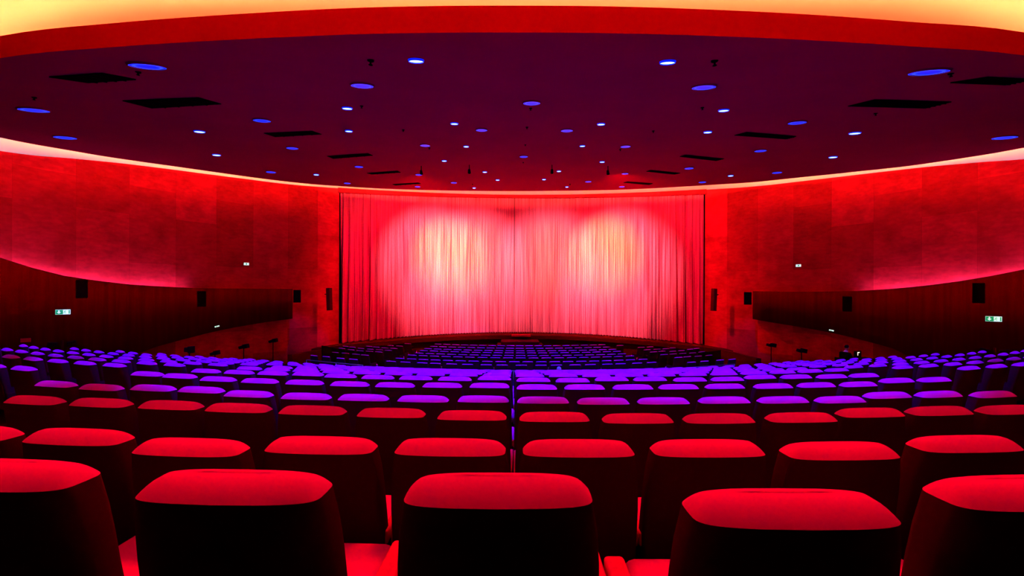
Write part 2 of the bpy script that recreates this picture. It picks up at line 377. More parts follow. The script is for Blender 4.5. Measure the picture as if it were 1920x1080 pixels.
def wing(side):
    path = interp(WG, 6); path = [(XC + (x if side < 0 else -x), y) for x, y in path]
    tt, bb = (topL, botL) if side < 0 else (topR, botR)
    zt, zb = [], []
    for x, y in path:
        px = VX + F * x / y
        zt.append(CZ + elev(px, at_px(tt, px), y)); zb.append(CZ + max(elev(px, at_px(bb, px), y), -4.4))
    # rounded end turning back to the wall
    ex, ey = path[-1]; r = 0.5 if side < 0 else 0.6
    endc = [(ex - (-side) * -0.0, ey)]
    for k in range(1, 9):
        a = math.radians(k * 90 / 8)
        path.append((ex + side * r * (1 - math.cos(a)), ey + r * math.sin(a))); zt.append(zt[-1]); zb.append(zb[-1])
    path.append((path[-1][0] + side * 0.3, path[-1][1] + 0.05)); zt.append(zt[-1]); zb.append(zb[-1])
    # solid body: front face, top ledge and soffit running back
    bm = bmesh.new(); uvl = bm.loops.layers.uv.new('wall'); n = len(path); DEP = 0.62
    inner = []
    for i, (x, y) in enumerate(path):
        j = min(i, n - 11); a = path[max(j - 1, 0)]; b = path[min(j + 1, n - 1)]
        t = Vector((b[0] - a[0], b[1] - a[1])).normalized(); nx, ny = (-t.y, t.x) if side < 0 else (t.y, -t.x)
        if i <= n - 11: inner.append((x + nx * DEP, y + ny * DEP))
        else: inner.append((inner[-1][0] * 0.9 + path[-1][0] * 0.1, inner[-1][1] * 0.9 + path[-1][1] * 0.1))
    lipz = 0.10
    FT = [bm.verts.new((x, y, z)) for (x, y), z in zip(path, zt)]; FB = [bm.verts.new((x, y, z)) for (x, y), z in zip(path, zb)]
    def off(i, k): return path[i][0] * (1 - k) + inner[i][0] * k, path[i][1] * (1 - k) + inner[i][1] * k
    LT = [bm.verts.new((*off(i, 0.06), zt[i])) for i in range(n)]; LB = [bm.verts.new((*off(i, 0.07), zt[i] - lipz)) for i in range(n)]
    IT = [bm.verts.new((*inner[i], zt[i] - lipz)) for i in range(n)]; IB = [bm.verts.new((*inner[i], zb[i] + 0.12)) for i in range(n)]
    for i in range(n - 1):
        for A, B, sm in ((FB, FT, True), (FT, LT, False), (LT, LB, False), (LB, IT, False), (IT, IB, False), (IB, FB, False)):
            f = bm.faces.new((A[i], A[i + 1], B[i + 1], B[i])); f.smooth = sm
    for i in (0, n - 1): bm.faces.new((FB[i], FT[i], LT[i], LB[i], IT[i], IB[i]))
    bmesh.ops.recalc_face_normals(bm, faces=bm.faces)
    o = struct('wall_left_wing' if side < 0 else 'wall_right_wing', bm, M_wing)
    # light strip in the ledge, over the rear part of the wing only
    bm = bmesh.new(); last = max(i for i, (x, y) in enumerate(path) if (VX + F * x / y < 372 if side < 0 else VX + F * x / y > 1590) and y < 23.3)
    P1 = []; P2 = []
    for i in range(last + 1):
        P1.append(bm.verts.new((*off(i, 0.86), zt[i] - lipz + 0.03))); P2.append(bm.verts.new((*off(i, 0.94), zt[i] - lipz + 0.02)))
    for i in range(last):
        f = bm.faces.new((P1[i], P1[i + 1], P2[i + 1], P2[i])); f.normal_update()
        if f.normal.z < 0: f.normal_flip()
    s = obj('wing_light_strip', bm, M_wglow)
    tag(s, 'pink light strip glowing along the top of the %s side wing wall' % ('left' if side < 0 else 'right'), 'light strip')
    return path, zt, zb
wingL = wing(-1); wingR = wing(1)

# ------------------------------------------------------------------ floor
RR = 30.0
REAR = [(1.06, 0.571), (1.85, 0.77), (2.96, 0.98), (4.05, 1.15), (5.19, 1.295), (6.25, 1.42), (7.3, 1.60), (8.4, 1.80), (9.5, 2.00), (10.6, 2.21), (11.7, 2.43), (12.8, 2.65), (13.9, 2.87), (15.0, 3.09)]
FRONT = [(17.1, 3.26), (18.3, 3.33), (19.5, 3.36), (20.5, 3.41), (21.5, 3.43), (22.5, 3.47), (23.6, 3.49), (24.8, 3.51)]
SH = 1.03                               # seat height above its own tier
def arc(x, R=RR): return (x - XC * 0.8) ** 2 / (2 * R)
bm = bmesh.new(); cols = []
xs = [-22 + 44 * i / 60 + XC for i in range(61)]
prof = [(-3.2, 0.571)]
for i, (d, h) in enumerate(REAR):
    if i: prof += [(d - 0.16, REAR[i - 1][1]), (d - 0.16, h)]
prof += [(15.9, 3.09), (15.9, 3.42), (16.8, 3.42)]
prof += [(d - 0.1, max(h + 0.10, 3.42)) for d, h in FRONT] + [(27.5, 3.62), (33.5, 3.62)]
for x in xs:
    cols.append([bm.verts.new((x, d + (min(arc(x), 6) * min(1, max(0, d - 0.2) / 2) if d < 26 else arc(x) * 0.0), CZ - h - SH)) for d, h in prof])
for a, b in zip(cols, cols[1:]):
    for j in range(len(prof) - 1): bm.faces.new((a[j], b[j], b[j + 1], a[j + 1]))
bmesh.ops.recalc_face_normals(bm, faces=bm.faces)
struct('floor', bm, M_carpet)

# ------------------------------------------------------------------ stage and curtain
def fold_curtain(x0, x1, name, label, edge_big):
    bm = bmesh.new(); uvl = bm.loops.layers.uv.new('wall'); rnd = random.Random(3 if x0 < 0 else 9)
    n = 900; TV = (0, 0.003, 0.006, 0.1, 0.2, 0.3, 0.4, 0.5, 0.6, 0.7, 0.8, 0.9, 0.994, 0.997, 1.0); rows = len(TV) - 1; ph = 0; cols = []
    comps = [(rnd.uniform(0.8, 1.6), rnd.uniform(0, 6.28)) for _ in range(6)]
    for i in range(n + 1):
        x = x0 + (x1 - x0) * i / n; e = abs((x - XC) / 12.0)
        per_ = 0.17 + 0.26 * max(0, e - 0.62) / 0.38
        per_ *= 1 + 0.35 * math.sin(x * 2.1 + comps[0][1]) * math.sin(x * 0.83 + comps[1][1])
        ph += 2 * math.pi * (x1 - x0) / n / per_
        amp = (0.04 + 0.16 * max(0, e - 0.6) / 0.4) * (0.75 + 0.45 * math.sin(x * 3.7 + comps[2][1]))
        col = []
        for j, t in enumerate(TV):
            zb, zt = cur_bot(x), cur_top(x) + 0.12
            a = amp * (1.25 - 0.7 * t)
            y = cur_d(x) + a * math.sin(ph + 0.5 * math.sin(3 * t + x)) + 0.3 * a * math.sin(2.3 * ph + 1.3 * t)
            z = zb + (zt - zb) * t + (0.02 * math.sin(ph) if j == 0 else 0)
            col.append((bm.verts.new((x, y, CZ + z)), (x, z)))
        cols.append(col)
    for a, b in zip(cols, cols[1:]):
        for j in range(rows):
            q = (a[j], b[j], b[j + 1], a[j + 1]); f = bm.faces.new([v for v, _ in q]); f.smooth = True
            for l, (_, uv) in zip(f.loops, q): l[uvl].uv = uv
    t = thing(name, label, 'curtain', (0, 0, 0))
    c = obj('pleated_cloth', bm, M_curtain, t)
    so = c.modifiers.new('thickness', 'SOLIDIFY'); so.thickness = 0.006
    bm = bmesh.new(); tube(bm, [(x0 + (x1 - x0) * k / 20, cur_d(x0 + (x1 - x0) * k / 20) + 0.02, CZ + cur_top(x0 + (x1 - x0) * k / 20) + 0.15) for k in range(21)], 0.035)
    obj('curtain_track', bm, M_black, t)
    return t
seam = 0.04
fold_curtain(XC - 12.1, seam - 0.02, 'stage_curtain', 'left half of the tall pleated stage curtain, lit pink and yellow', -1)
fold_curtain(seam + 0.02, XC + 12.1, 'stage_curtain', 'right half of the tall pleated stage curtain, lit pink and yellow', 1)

bm = bmesh.new()
xs2 = [XC - 13 + 26 * i / 40 for i in range(41)]
def lipd(x): return 28.5 - 3.5 * ((x - XC) / 12.15) ** 2
secs = []
for x in xs2:
    zt = CZ + cur_bot(x) - 0.03
    secs.append([bm.verts.new(v) for v in ((x, cur_d(x) + 0.9, zt), (x, lipd(x), zt - 0.02), (x, lipd(x), zt - 0.28), (x, lipd(x) + 0.35, zt - 0.30), (x, lipd(x) + 0.35, CZ - 4.7))])
for a, b in zip(secs, secs[1:]):
    for j in range(4): bm.faces.new((a[j], b[j], b[j + 1], a[j + 1]))
bmesh.ops.recalc_face_normals(bm, faces=bm.faces)
struct('floor_stage', bm, M_stage)
# steps in the middle of the stage front
t = thing('stage_steps', 'dark red steps up to the centre of the stage below the curtain', 'steps', (0.45, 26.3, CZ - 4.65))
for k in range(5):
    bm = bmesh.new(); wd = 2.6 + 0.55 * (4 - k); box(bm, (0, 0.2 + 0.19 * k + 0.5, 0.11 + 0.22 * k), (wd, 1.4, 0.22), 0.01)
    obj('step', bm, M_stage, t)
bm = bmesh.new(); box(bm, (0.1, 2.1, 1.37), (1.35, 0.5, 0.13), 0.015); tag(obj('top_slab', bm, M_stagetop, t), 'bright red slab')

# low dark skirting ramps beside the front blocks
for side, nm in ((-1, 'baseboard_left'), (1, 'baseboard_right')):
    bm = bmesh.new()
    if side < 0: A, B = P(548, 665, 20.8), P(616, 653.5, 24.8)
    else: A, B = P(1418, 672, 20.6), P(1352, 656, 24.6)
    n = Vector((-(B - A).y, (B - A).x, 0)).normalized() * (0.25 * (1 if side < 0 else -1))
    q = []
    for p in (A, B):
        for o_ in (0, 1):
            for z in (p.z, CZ - 4.8): q.append(bm.verts.new((p.x + n.x * o_, p.y + n.y * o_, z)))
    for f in ((0, 1, 5, 4), (2, 6, 7, 3), (0, 4, 6, 2), (1, 3, 7, 5), (0, 2, 3, 1), (4, 5, 7, 6)): bm.faces.new([q[i] for i in f])
    bmesh.ops.recalc_face_normals(bm, faces=bm.faces)
    struct(nm, bm, M_stage)

# ------------------------------------------------------------------ seats
def se(t, n):
    c, s = math.cos(t), math.sin(t)
    return math.copysign(abs(c) ** (2 / n), c), math.copysign(abs(s) ** (2 / n), s)
LIFT = 0.046
def seat_rings(W, T, N, top, zlow, lo_f=1.13):
    """rings bottom to top: list of (kind, [co]) ; y=0 is the rear of the top edge"""
    body = []
    for k in range(8):
        q = k / 7; z = zlow + (top - zlow) * q; dz = top - z
        wf = 1 + (lo_f - 1) * (1 - math.exp(-dz / 0.14)) ; yo = 0.17 * dz; th = T * (1 - 0.12 * min(1, dz / 0.3))
        ring = []
        for i in range(N):
            cx, sy = se(2 * math.pi * i / N, 4.6)
            x = cx * W / 2 * wf; y = yo + th / 2 + sy * th / 2
            y -= 0.018 * (1 - (cx) ** 2) if sy < 0 else 0          # rear face bows out a little
            zz = z - (0.006 * abs(cx) ** 3) * (q ** 3)
            ring.append((x, y, zz))
        body.append(ring)
    cap = [body[-1]]
    TM = T * 0.47
    for t in (0.05, 0.14, 0.28, 0.45, 0.65, 0.85, 1.0):
        tt = t * TM; ring = []
        for i, (x, y, z) in enumerate(body[-1]):
            xx = x * (W / 2 - tt) / (W / 2); yy = T / 2 + (y - T / 2) * (T / 2 - tt) / (T / 2)
            ring.append((xx, yy, z + LIFT * (1 - (1 - t) ** 2.1)))
        cap.append(ring)
    return body, cap
def seat_meshes(W, T, N, top=SH, zlow=0.33):
    body, cap = seat_rings(W, T, N, top, zlow)
    front = bmesh.new(); shell = bmesh.new()
    fs = [math.sin(2 * math.pi * (i + 0.5) / N) for i in range(N)]
    def addf(bm, cache, ra, rb, ka, kb, i):
        j = (i + 1) % N
        def g(r, k, q):
            if (k, q) not in cache: cache[(k, q)] = bm.verts.new(r[q])
            return cache[(k, q)]
        bm.faces.new((g(ra, ka, i), g(ra, ka, j), g(rb, kb, j), g(rb, kb, i)))
    c1, c2 = {}, {}
    for k in range(len(body) - 1):
        for i in range(N):
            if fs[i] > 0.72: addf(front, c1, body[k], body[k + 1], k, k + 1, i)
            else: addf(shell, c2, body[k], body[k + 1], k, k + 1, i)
    K = len(body) - 1
    for k in range(len(cap) - 1):
        for i in range(N): addf(front, c1, cap[k], cap[k + 1], K + k, K + k + 1, i)
    front.faces.new([c1[(K + len(cap) - 1, i)] for i in range(N)])
    # shell takes the rear and sides, coloured dark for shade
    for bm_, nm in ((front, 'backrest'), (shell, 'back_shell')): bmesh.ops.recalc_face_normals(bm_, faces=bm_.faces)
    for f in shell.faces:
        f.normal_update()
    return front, shell
def make_seat(W=0.53, T=0.145, arm_x=0.272, arm_w=0.036, name='cinema_seat'):
    root = thing(name, 'x', 'seat')
    fr, sh = seat_meshes(W, T, 44)
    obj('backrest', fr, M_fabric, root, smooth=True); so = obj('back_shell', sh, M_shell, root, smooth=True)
    so['label'] = 'rear and sides of the backrest, darkened for shade'
    bm = bmesh.new(); box(bm, (0, 0.19 + 0.28, 0.40), (W * 0.96, 0.52, 0.15), 0.045, 3); obj('seat_cushion', bm, M_fabric, root, smooth=True)
    for s in (-1, 1):
        bm = bmesh.new(); xx = s * (arm_x + arm_w / 2)
        box(bm, (xx, 0.33, 0.565), (arm_w, 0.42, 0.07), min(0.016, arm_w * 0.3), 3); a = obj('armrest', bm, M_arm, root, smooth=True)
        bm = bmesh.new(); box(bm, (xx, 0.33, 0.27), (arm_w * 0.7, 0.34, 0.54), 0.006, 1); obj('side_panel', bm, M_base, a)
    bm = bmesh.new(); box(bm, (0, 0.40, 0.16), (0.3, 0.26, 0.32), 0.02, 2); obj('seat_base', bm, M_base, root)
    return root
def simple_mesh(W=0.53, T=0.145):       # whole seat in one mesh for the far rows
    bm = bmesh.new(); fr, sh = seat_meshes(W, T, 16)
    for b, mi in ((fr, 0), (sh, 1)):
        for f in b.faces: f.material_index = mi; f.smooth = True
        me = bpy.data.meshes.new('t'); b.to_mesh(me); b.free(); bm.from_mesh(me); bpy.data.meshes.remove(me)
    box(bm, (0, 0.47, 0.40), (0.52, 0.52, 0.15), 0.03, 1)
    for s in (-1, 1): box(bm, (s * 0.29, 0.33, 0.30), (0.036, 0.42, 0.60), 0, mi=1)
    box(bm, (0, 0.40, 0.16), (0.3, 0.26, 0.32), mi=1)
    me = bpy.data.meshes.new('cinema_seat'); bm.to_mesh(me); bm.free()
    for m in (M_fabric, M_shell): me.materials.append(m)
    return me

ORD = ['zeroth', 'first', 'second', 'third', 'fourth', 'fifth', 'sixth', 'seventh', 'eighth', 'ninth', 'tenth', 'eleventh', 'twelfth', 'thirteenth', 'fourteenth', 'fifteenth', 'sixteenth', 'seventeenth', 'eighteenth', 'nineteenth', 'twentieth']
SEATS = []       # (x, y, z_floor, rot, block, row, ...)
def add(block, row, x, d, h, R=RR, rot=None):
    SEATS.append(dict(block=block, row=row, x=x, y=d, z=CZ - h - SH, rz=math.atan((x - XC * 0.8) / R) if rot is None else rot))
# row 1: wide seats with broad armrests
for x, d, rt in ((-1.54, 1.13, -0.06), (-0.79, 1.064, -0.03), (-0.04, 1.05, 0.0), (0.715, 0.965, 0.0), (1.45, 1.05, 0.05)):
    add('rear', 1, x, d, 0.571, rot=rt)
def from_list(block, row, h, lst, R=RR):
    for px, py in lst:
        u, v = ray(px, py); d = h / -v; add(block, row, u * d, d, h, R)
from_list('rear', 2, 0.77, ((-95, 824), (117, 832), (335, 853), (588, 849), (840, 853), (1088, 855), (1339, 855), (1597, 860), (1840, 846)))
from_list('rear', 3, 0.98, ((45, 757), (172, 762), (310, 767), (430, 772), (577, 777), (728, 782), (883, 787), (1041, 790), (1201, 793), (1357, 793), (1515, 791), (1662, 781), (1781, 778), (1897, 776)))
from_list('rear', 4, 1.15, ((90.7, 724.6), (181, 731), (279, 732.5), (358.5, 735.5), (457, 744), (566.7, 748.6), (676, 751), (790, 753.5), (905, 754), (1019, 756), (1134, 758), (1249, 757.5), (1365, 756), (1478, 755.5), (1586, 755), (1687, 746), (1770, 744.6), (1871, 744.5)))
from_list('rear', 5, 1.295, ((268, 704.5), (327, 708.5), (401, 714.5), (480, 718), (565, 721), (651, 724), (737, 726), (827, 726.5), (917, 727), (1007, 730), (1098, 730), (1190, 730), (1277, 729.5), (1365, 728.5), (1457, 728), (1539, 726), (1619, 724.5), (1695, 717), (1759, 715.5)))
from_list('rear', 6, 1.42, ((379, 698.5), (443, 701), (510, 703), (567, 704.2), (634, 708), (705, 710.5), (777, 712), (851, 713.6), (926.5, 712.3), (1000.6, 715.5), (1075, 716.5), (1149.6, 714), (1222, 714), (1298, 715), (1369, 714), (1440, 710), (1495.5, 709.5), (1562, 709), (1628, 707)))
# rows 7-14, centre block: fan of columns either side of the centre gap
for r in range(7, 15):
    D, h = REAR[r - 1]
    for s in (-1, 1):
        k = 0
        while True:
            x = s * (0.31 + 0.62 * k) + 0.0
            if r % 2 == 0: x += s * 0.0
            if abs(x - XC) > 6.1: break
            add('rear', r, x, D + arc(x), h); k += 1
# side blocks
LIM = {5: 17, 6: 17, 7: 16.6, 8: 15.9, 9: 15.2, 10: 14.6, 11: 13.9, 12: 13.2, 13: 12.7, 14: 12.3}
for r in range(5, 15):
    D, h = REAR[r - 1]
    for s in (-1, 1):
        x0 = {5: 8.35, 6: 7.85, 7: 7.6}.get(r, 7.5); k = 0
        while x0 + 0.745 * k < LIM[r]:
            xo = x0 + 0.745 * k; x = XC + s * xo; y = D + arc(x, 32)
            px = VX + F * x / y
            if -40 < px < 1960: add('left side' if s < 0 else 'right side', r, x, y, h, 24)
            k += 1
# front block
FX = [
 (733, 760, 794, 814, 847, 877, 912, 942, 978, 1015, 1044, 1079, 1108, 1142, 1163, 1196, 1223),
 (750, 773, 796, 815, 839, 863, 888.6, 914, 939, 965, 990, 1015.5, 1041, 1066, 1091, 1116, 1140, 1159, 1183, 1207),
 (773, 795, 816, 834, 858, 881, 905, 929, 953, 977, 1001, 1025, 1049, 1073, 1096, 1120, 1137, 1160, 1182),
 (787, 809, 829, 846, 868, 890, 912, 930.5, 953.6, 976.5, 999, 1022, 1040.6, 1063, 1085, 1107, 1125, 1146, 1167),
 (795.6, 816, 836, 852, 873, 894, 915.7, 933, 954, 976.5, 997.6, 1019, 1037, 1058.6, 1079, 1101, 1117, 1137, 1157),
 (804, 822.6, 841.6, 858, 878, 897.4, 917.7, 934, 955, 976, 996.6, 1017, 1034, 1055, 1074, 1094, 1109.6, 1128.6, 1148),
 (818, 835, 853, 867, 886, 904, 922.7, 937, 956, 975, 993.6, 1013.5, 1028, 1046.7, 1065.6, 1084, 1098, 1116, 1133.7),
 (826, 843, 860.6, 873.7, 892, 906, 924.7, 938, 956.7, 975, 993, 1012, 1026, 1044, 1058.4, 1076.7, 1090.7, 1107.6, 1124.5)]
for i, xsf in enumerate(FX):
    D, h = FRONT[i]
    for px in xsf:
        u = (px - VX) / F; d = D
        for _ in range(6): d = D + (u * d - 0.4) ** 2 / 44
        add('front', i + 1, u * d, d, h, 22)
FS = [('front left', 1, 3.30, ((587.6, 667), (610.7, 669), (637.7, 672), (661.5, 674))), ('front left', 2, 3.38, ((628, 661), (646.6, 662.5), (667, 664.5), (683, 666))),
 ('front left', 3, 3.43, ((640.5, 653.5), (657.4, 656), (675, 658), (693, 659), (708, 660))), ('front left', 4, 3.46, ((647, 649.5), (660, 651), (676, 653.5), (694, 655), (711.5, 656), (726, 657))),
 ('front left', 5, 3.48, ((692.6, 649.7), (704, 650.8), (721, 652.6), (738, 653.5))), ('front left', 6, 3.50, ((731.5, 648), (748.4, 649))), ('front left', 7, 3.5, ((764, 644.5),)),
 ('front right', 1, 3.30, ((1297.5, 679.5), (1322, 677.5), (1351, 675.5), (1374, 674))), ('front right', 2, 3.38, ((1273, 670.5), (1290, 669), (1310, 668), (1330, 666.5))),
 ('front right', 3, 3.43, ((1247, 665), (1262, 664), (1281, 663), (1299.5, 662), (1316.5, 660))), ('front right', 4, 3.46, ((1228, 660), (1242.6, 659), (1260, 659), (1278.5, 657.5))),
 ('front right', 5, 3.48, ((1214, 656), (1232.5, 655), (1249.4, 654), (1261.6, 652.6), (1295, 655), (1307, 653.5))), ('front right', 6, 3.5, ((1203, 651.5), (1219.6, 650.6))), ('front right', 7, 3.5, ((1163, 648),))]
for b, r, h, l in FS: from_list(b, r, h, l, 22)

def relax(sel, mn):
    sel.sort(key=lambda s: s['x'])
    for _ in range(20):
        for a, b in zip(sel, sel[1:]):
            dx, dy = b['x'] - a['x'], b['y'] - a['y']; L = math.hypot(dx, dy)
            if L < mn:
                k = (mn - L) / 2 / L; a['x'] -= dx * k; a['y'] -= dy * k; b['x'] += dx * k; b['y'] += dy * k
for key in {(s['block'], s['row']) for s in SEATS}:
    if key != ('rear', 1): relax([s for s in SEATS if (s['block'], s['row']) == key], 0.612)
for s in SEATS: s['dist'] = math.hypot(s['x'], s['y'])
SEATS.sort(key=lambda s: s['dist'])
IND, REST = SEATS[:300], SEATS[300:]
wide = make_seat(0.52, 0.145, 0.295, 0.078); std = make_seat(); simple = simple_mesh(); LIFT = 0.02; slim = simple_mesh(0.5, 0.065)
rowsets = {}
for s in IND: rowsets.setdefault((s['block'], s['row']), []).append(s)
GAPX = 0.0
nfull = 0
for (blk, row), lst in rowsets.items():
    lst.sort(key=lambda s: s['x'])
    left = [s for s in lst if s['x'] < GAPX][::-1]; right = [s for s in lst if s['x'] >= GAPX]
    for side, group_ in (('left', left), ('right', right)):
        for k, s in enumerate(group_):
            if blk == 'rear':
                if row == 1:
                    names = {('left', 0): 'red topped cinema seat in the nearest row, middle of the picture', ('left', 1): 'red topped cinema seat in the nearest row, left of the middle one',
                             ('left', 2): 'red topped cinema seat cut off at the left edge of the nearest row', ('right', 0): 'largest red topped cinema seat in the nearest row, right of the middle one',
                             ('right', 1): 'red topped cinema seat cut off at the right edge of the nearest row'}
                    lab = names[(side, k)]; look = ''
                else:
                    look = 'red topped' if row <= 3 else ('violet topped' if row == 4 else 'blue lit')
                    lab = '%s cinema seat in %s row from the camera, %s %s of centre gap' % (look, ORD[row], ORD[k + 1], side)
            elif 'side' in blk:
                lab = 'purple lit cinema seat, %s block, %s row from the camera, %s from the aisle' % (blk, ORD[row], ORD[k + 1])
            else:
                lab = 'blue lit cinema seat, %s block by the stage, row %s, %s %s of centre' % (blk, ORD[row], ORD[k + 1], side)
            grp = 'cinema seats, %s block, %s row' % (blk, ORD[row])
            loc = (s['x'], s['y'], s['z'])
            if s['dist'] < 9.6:
                dup(wide if row == 1 and blk == 'rear' else std, loc, s['rz'], lab, grp); nfull += 1
            else:
                o = bpy.data.objects.new('cinema_seat', slim if 'front' in blk else simple); COL.objects.link(o); o.location = loc; o.rotation_euler = (0, 0, s['rz'])
                tag(o, lab, 'seat', grp)
for p in (wide, std):
    for c in list(p.children):
        for g in list(c.children): bpy.data.objects.remove(g)
        bpy.data.objects.remove(c)
    bpy.data.objects.remove(p)
bm = bmesh.new()
for s in REST:
    k = len(bm.verts); bm.from_mesh(slim if 'front' in s['block'] else simple); bm.verts.ensure_lookup_table()
    mtx = Matrix.Translation((s['x'], s['y'], s['z'])) @ Matrix.Rotation(s['rz'], 4, 'Z')
    bmesh.ops.transform(bm, matrix=mtx, verts=bm.verts[k:])
o = obj('cinema_seats', bm, [M_fabric, M_shell]); tag(o, 'blue lit rows of cinema seats in the distance, down towards the stage', 'seats', kind='stuff')
print('SEATS', len(SEATS), 'individual', len(IND), 'full', nfull)

# ------------------------------------------------------------------ rails at the cross aisle
def rail(name, label, pts, drop, posts):
    t = thing(name, label, 'rail', pts[0])
    o0 = Vector(pts[0]); bm = bmesh.new(); tube(bm, [Vector(p) - o0 for p in pts], 0.02); obj('handrail', bm, M_metal, t, smooth=True)
    for p in posts:
        bm = bmesh.new(); tube(bm, [Vector(p) - o0, Vector(p) - o0 - Vector((0, 0, drop))], 0.018); obj('post', bm, M_metal, t, smooth=True)
mp = [P(px, py, 15.9 + 0.9 * ((px - 963) / 260) ** 2) for px, py in ((735, 689.5), (800, 691.6), (860, 693.4), (963, 695.2), (1060, 694.8), (1150, 693.7), (1225, 692.2))]
rail('aisle_rail', 'long thin metal rail behind the blue rear seats at the cross aisle', mp, 0.9, mp)
for px, py in ((926, 689), (828, 687.5), (1028, 689), (1127, 690)):
    t = thing('aisle_post', 'short metal post beside the cross aisle, %s' % {926: 'just left of centre', 828: 'farthest left of the four', 1028: 'beside the seated head', 1127: 'farthest right of the four'}[px], 'post', P(px, py, 16.4) - Vector((0, 0, 1.0)), group='posts along the cross aisle')
    bm = bmesh.new(); tube(bm, [(0, 0, 0), (0, 0, 1.0)], 0.02); obj('tube', bm, M_metal, t); bm = bmesh.new(); disc(bm, (0, 0, 1.0), 0.03); box(bm, (0, 0, 0.01), (0.1, 0.1, 0.02)); obj('foot_plate', bm, M_metal, t)
lp = [P(575, 675, 17.6), P(630, 680.5, 17.3), P(680, 685, 17.0), P(682, 689, 16.95)]
rail('aisle_rail', 'thin metal rail in front of the left front seat block', lp, 0.9, lp[:3])
rp = [P(1279, 693.5, 16.8), P(1281, 690.3, 16.85), P(1330, 686.5, 17.2), P(1377, 683, 17.6)]
rail('aisle_rail', 'thin metal rail in front of the right front seat block', rp, 0.9, rp[1:])
for px, py, wd in ((701, 690, 'left'), (1254, 693, 'right')):
    p = P(px, py, 15.6); t = thing('marker_light', 'tiny white marker light at the %s end of the cross aisle rail' % wd, 'light', p)
    bm = bmesh.new(); bmesh.ops.create_uvsphere(bm, u_segments=10, v_segments=6, radius=0.028); obj('bulb', bm, M_dot, t)
    bm = bmesh.new(); tube(bm, [(0, 0, -0.8), (0, 0, -0.02)], 0.012); obj('stem', bm, M_black, t)
# dark partition panels closing the front side blocks
for pts, wd in ((((605, 648, 20.6), (640, 655, 22.8)), 'left'), (((1352, 656.5, 20.4), (1318, 661, 22.6)), 'right')):
    A, B = P(*pts[0]), P(*pts[1]); bm = bmesh.new(); d = B - A; n = Vector((-d.y, d.x, 0)).normalized() * 0.06
    q = [bm.verts.new(v) for v in (A, B, B + n, A + n)] + [bm.verts.new((v.x, v.y, CZ - 4.6)) for v in (A, B, B + n, A + n)]
    for f in ((0, 1, 2, 3), (4, 7, 6, 5), (0, 4, 5, 1), (1, 5, 6, 2), (2, 6, 7, 3), (3, 7, 4, 0)): bm.faces.new([q[i] for i in f])
    bmesh.ops.recalc_face_normals(bm, faces=bm.faces)
    tag(obj('partition_panel', bm, M_black), 'dark low partition panel at the outer end of the front %s seats' % wd, 'panel')

# ------------------------------------------------------------------ ceiling fittings (on the canopy underside)
SM = [(780, 112, 28), (1252, 115, 28), (651, 202, 18), (1357, 206, 18), (654, 245, 13), (1327, 247, 14), (374, 246, 17), (1603, 249, 18), (852, 231, 14), (1127, 232, 14), (406, 290, 13), (1562, 294, 13), (874, 274, 10), (1092, 273, 10), (833, 301, 9), (1129, 303, 9), (593, 327, 9), (1370, 329, 9), (909, 322, 8), (1048, 320.5, 8), (933, 337, 7), (1020, 336, 7), (889, 352, 6), (1063, 350, 6)]
LG = [(276, 122, 66), (1742, 133, 70), (679, 159, 43), (1320, 162, 45), (63, 205, 52), (122, 257, 38), (1884, 257, 42), (491, 225, 32), (1495, 229, 33), (997, 192, 33), (903, 243, 22), (1063, 244, 23), (548, 277, 22), (1426, 282, 22), (797, 272, 19), (1173, 274, 19), (673, 312, 16), (1292, 315, 17), (982, 293, 16), (508, 322, 18), (1457, 323, 18), (785, 327, 13), (1172, 325, 13), (651, 343, 13), (1317, 341, 14), (851, 342, 12), (1103, 340, 12), (783, 349.5, 11), (1166, 349.5, 11)]
def row_word(lst, i, what):             # place of a lamp: side and rank by nearness to the camera
    px = lst[i][0]
    side = 'left' if px < 960 else 'right'
    same = sorted([q for q in lst if (q[0] < 960) == (px < 960)], key=lambda q: q[1]); k = same.index(lst[i]) + 1
    return side, k
def place_lamp(name, label, cat, p, grp):
    t = thing(name, label, cat, p, 0, grp); t.rotation_mode = 'QUATERNION'; t.rotation_quaternion = canopy_quat(p); return t
def ring(bm, r0, r1, z0, z1, n=28):
    a = [bm.verts.new((r0 * math.cos(2 * math.pi * k / n), r0 * math.sin(2 * math.pi * k / n), z0)) for k in range(n)]
    b = [bm.verts.new((r1 * math.cos(2 * math.pi * k / n), r1 * math.sin(2 * math.pi * k / n), z1)) for k in range(n)]
    for k in range(n): bm.faces.new((a[k], a[(k + 1) % n], b[(k + 1) % n], b[k]))
bm = bmesh.new(); ring(bm, 1.08, 1.0, -0.02, -0.06); ring(bm, 1.0, 0.97, -0.06, -0.03); ring(bm, 1.08, 1.08, 0.04, -0.02); me_trim = bpy.data.meshes.new('trim_ring'); bm.to_mesh(me_trim); bm.free(); me_trim.materials.append(M_canopy)
me_halo_ring = me_trim.copy(); me_halo_ring.name = 'trim_ring'; me_halo_ring.materials.clear(); me_halo_ring.materials.append(M_lampL)  # glowing ring stands in for the blue halo around the small lamps
bm = bmesh.new(); disc(bm, (0, 0, -0.035), 0.97); me_diff = bpy.data.meshes.new('diffuser'); bm.to_mesh(me_diff); bm.free(); me_diff.materials.append(M_lampS)
bm = bmesh.new(); disc(bm, (0, 0, -0.03), 0.97); me_dl = bpy.data.meshes.new('diffuser'); bm.to_mesh(me_dl); bm.free(); me_dl.materials.append(M_lampL)
bm = bmesh.new(); ring(bm, 0.80, 0.62, -0.05, -0.05); ring(bm, 0.97, 0.94, -0.05, -0.05); me_lr = bpy.data.meshes.new('inner_ring'); bm.to_mesh(me_lr); bm.free(); me_lr.materials.append(M_lampI)
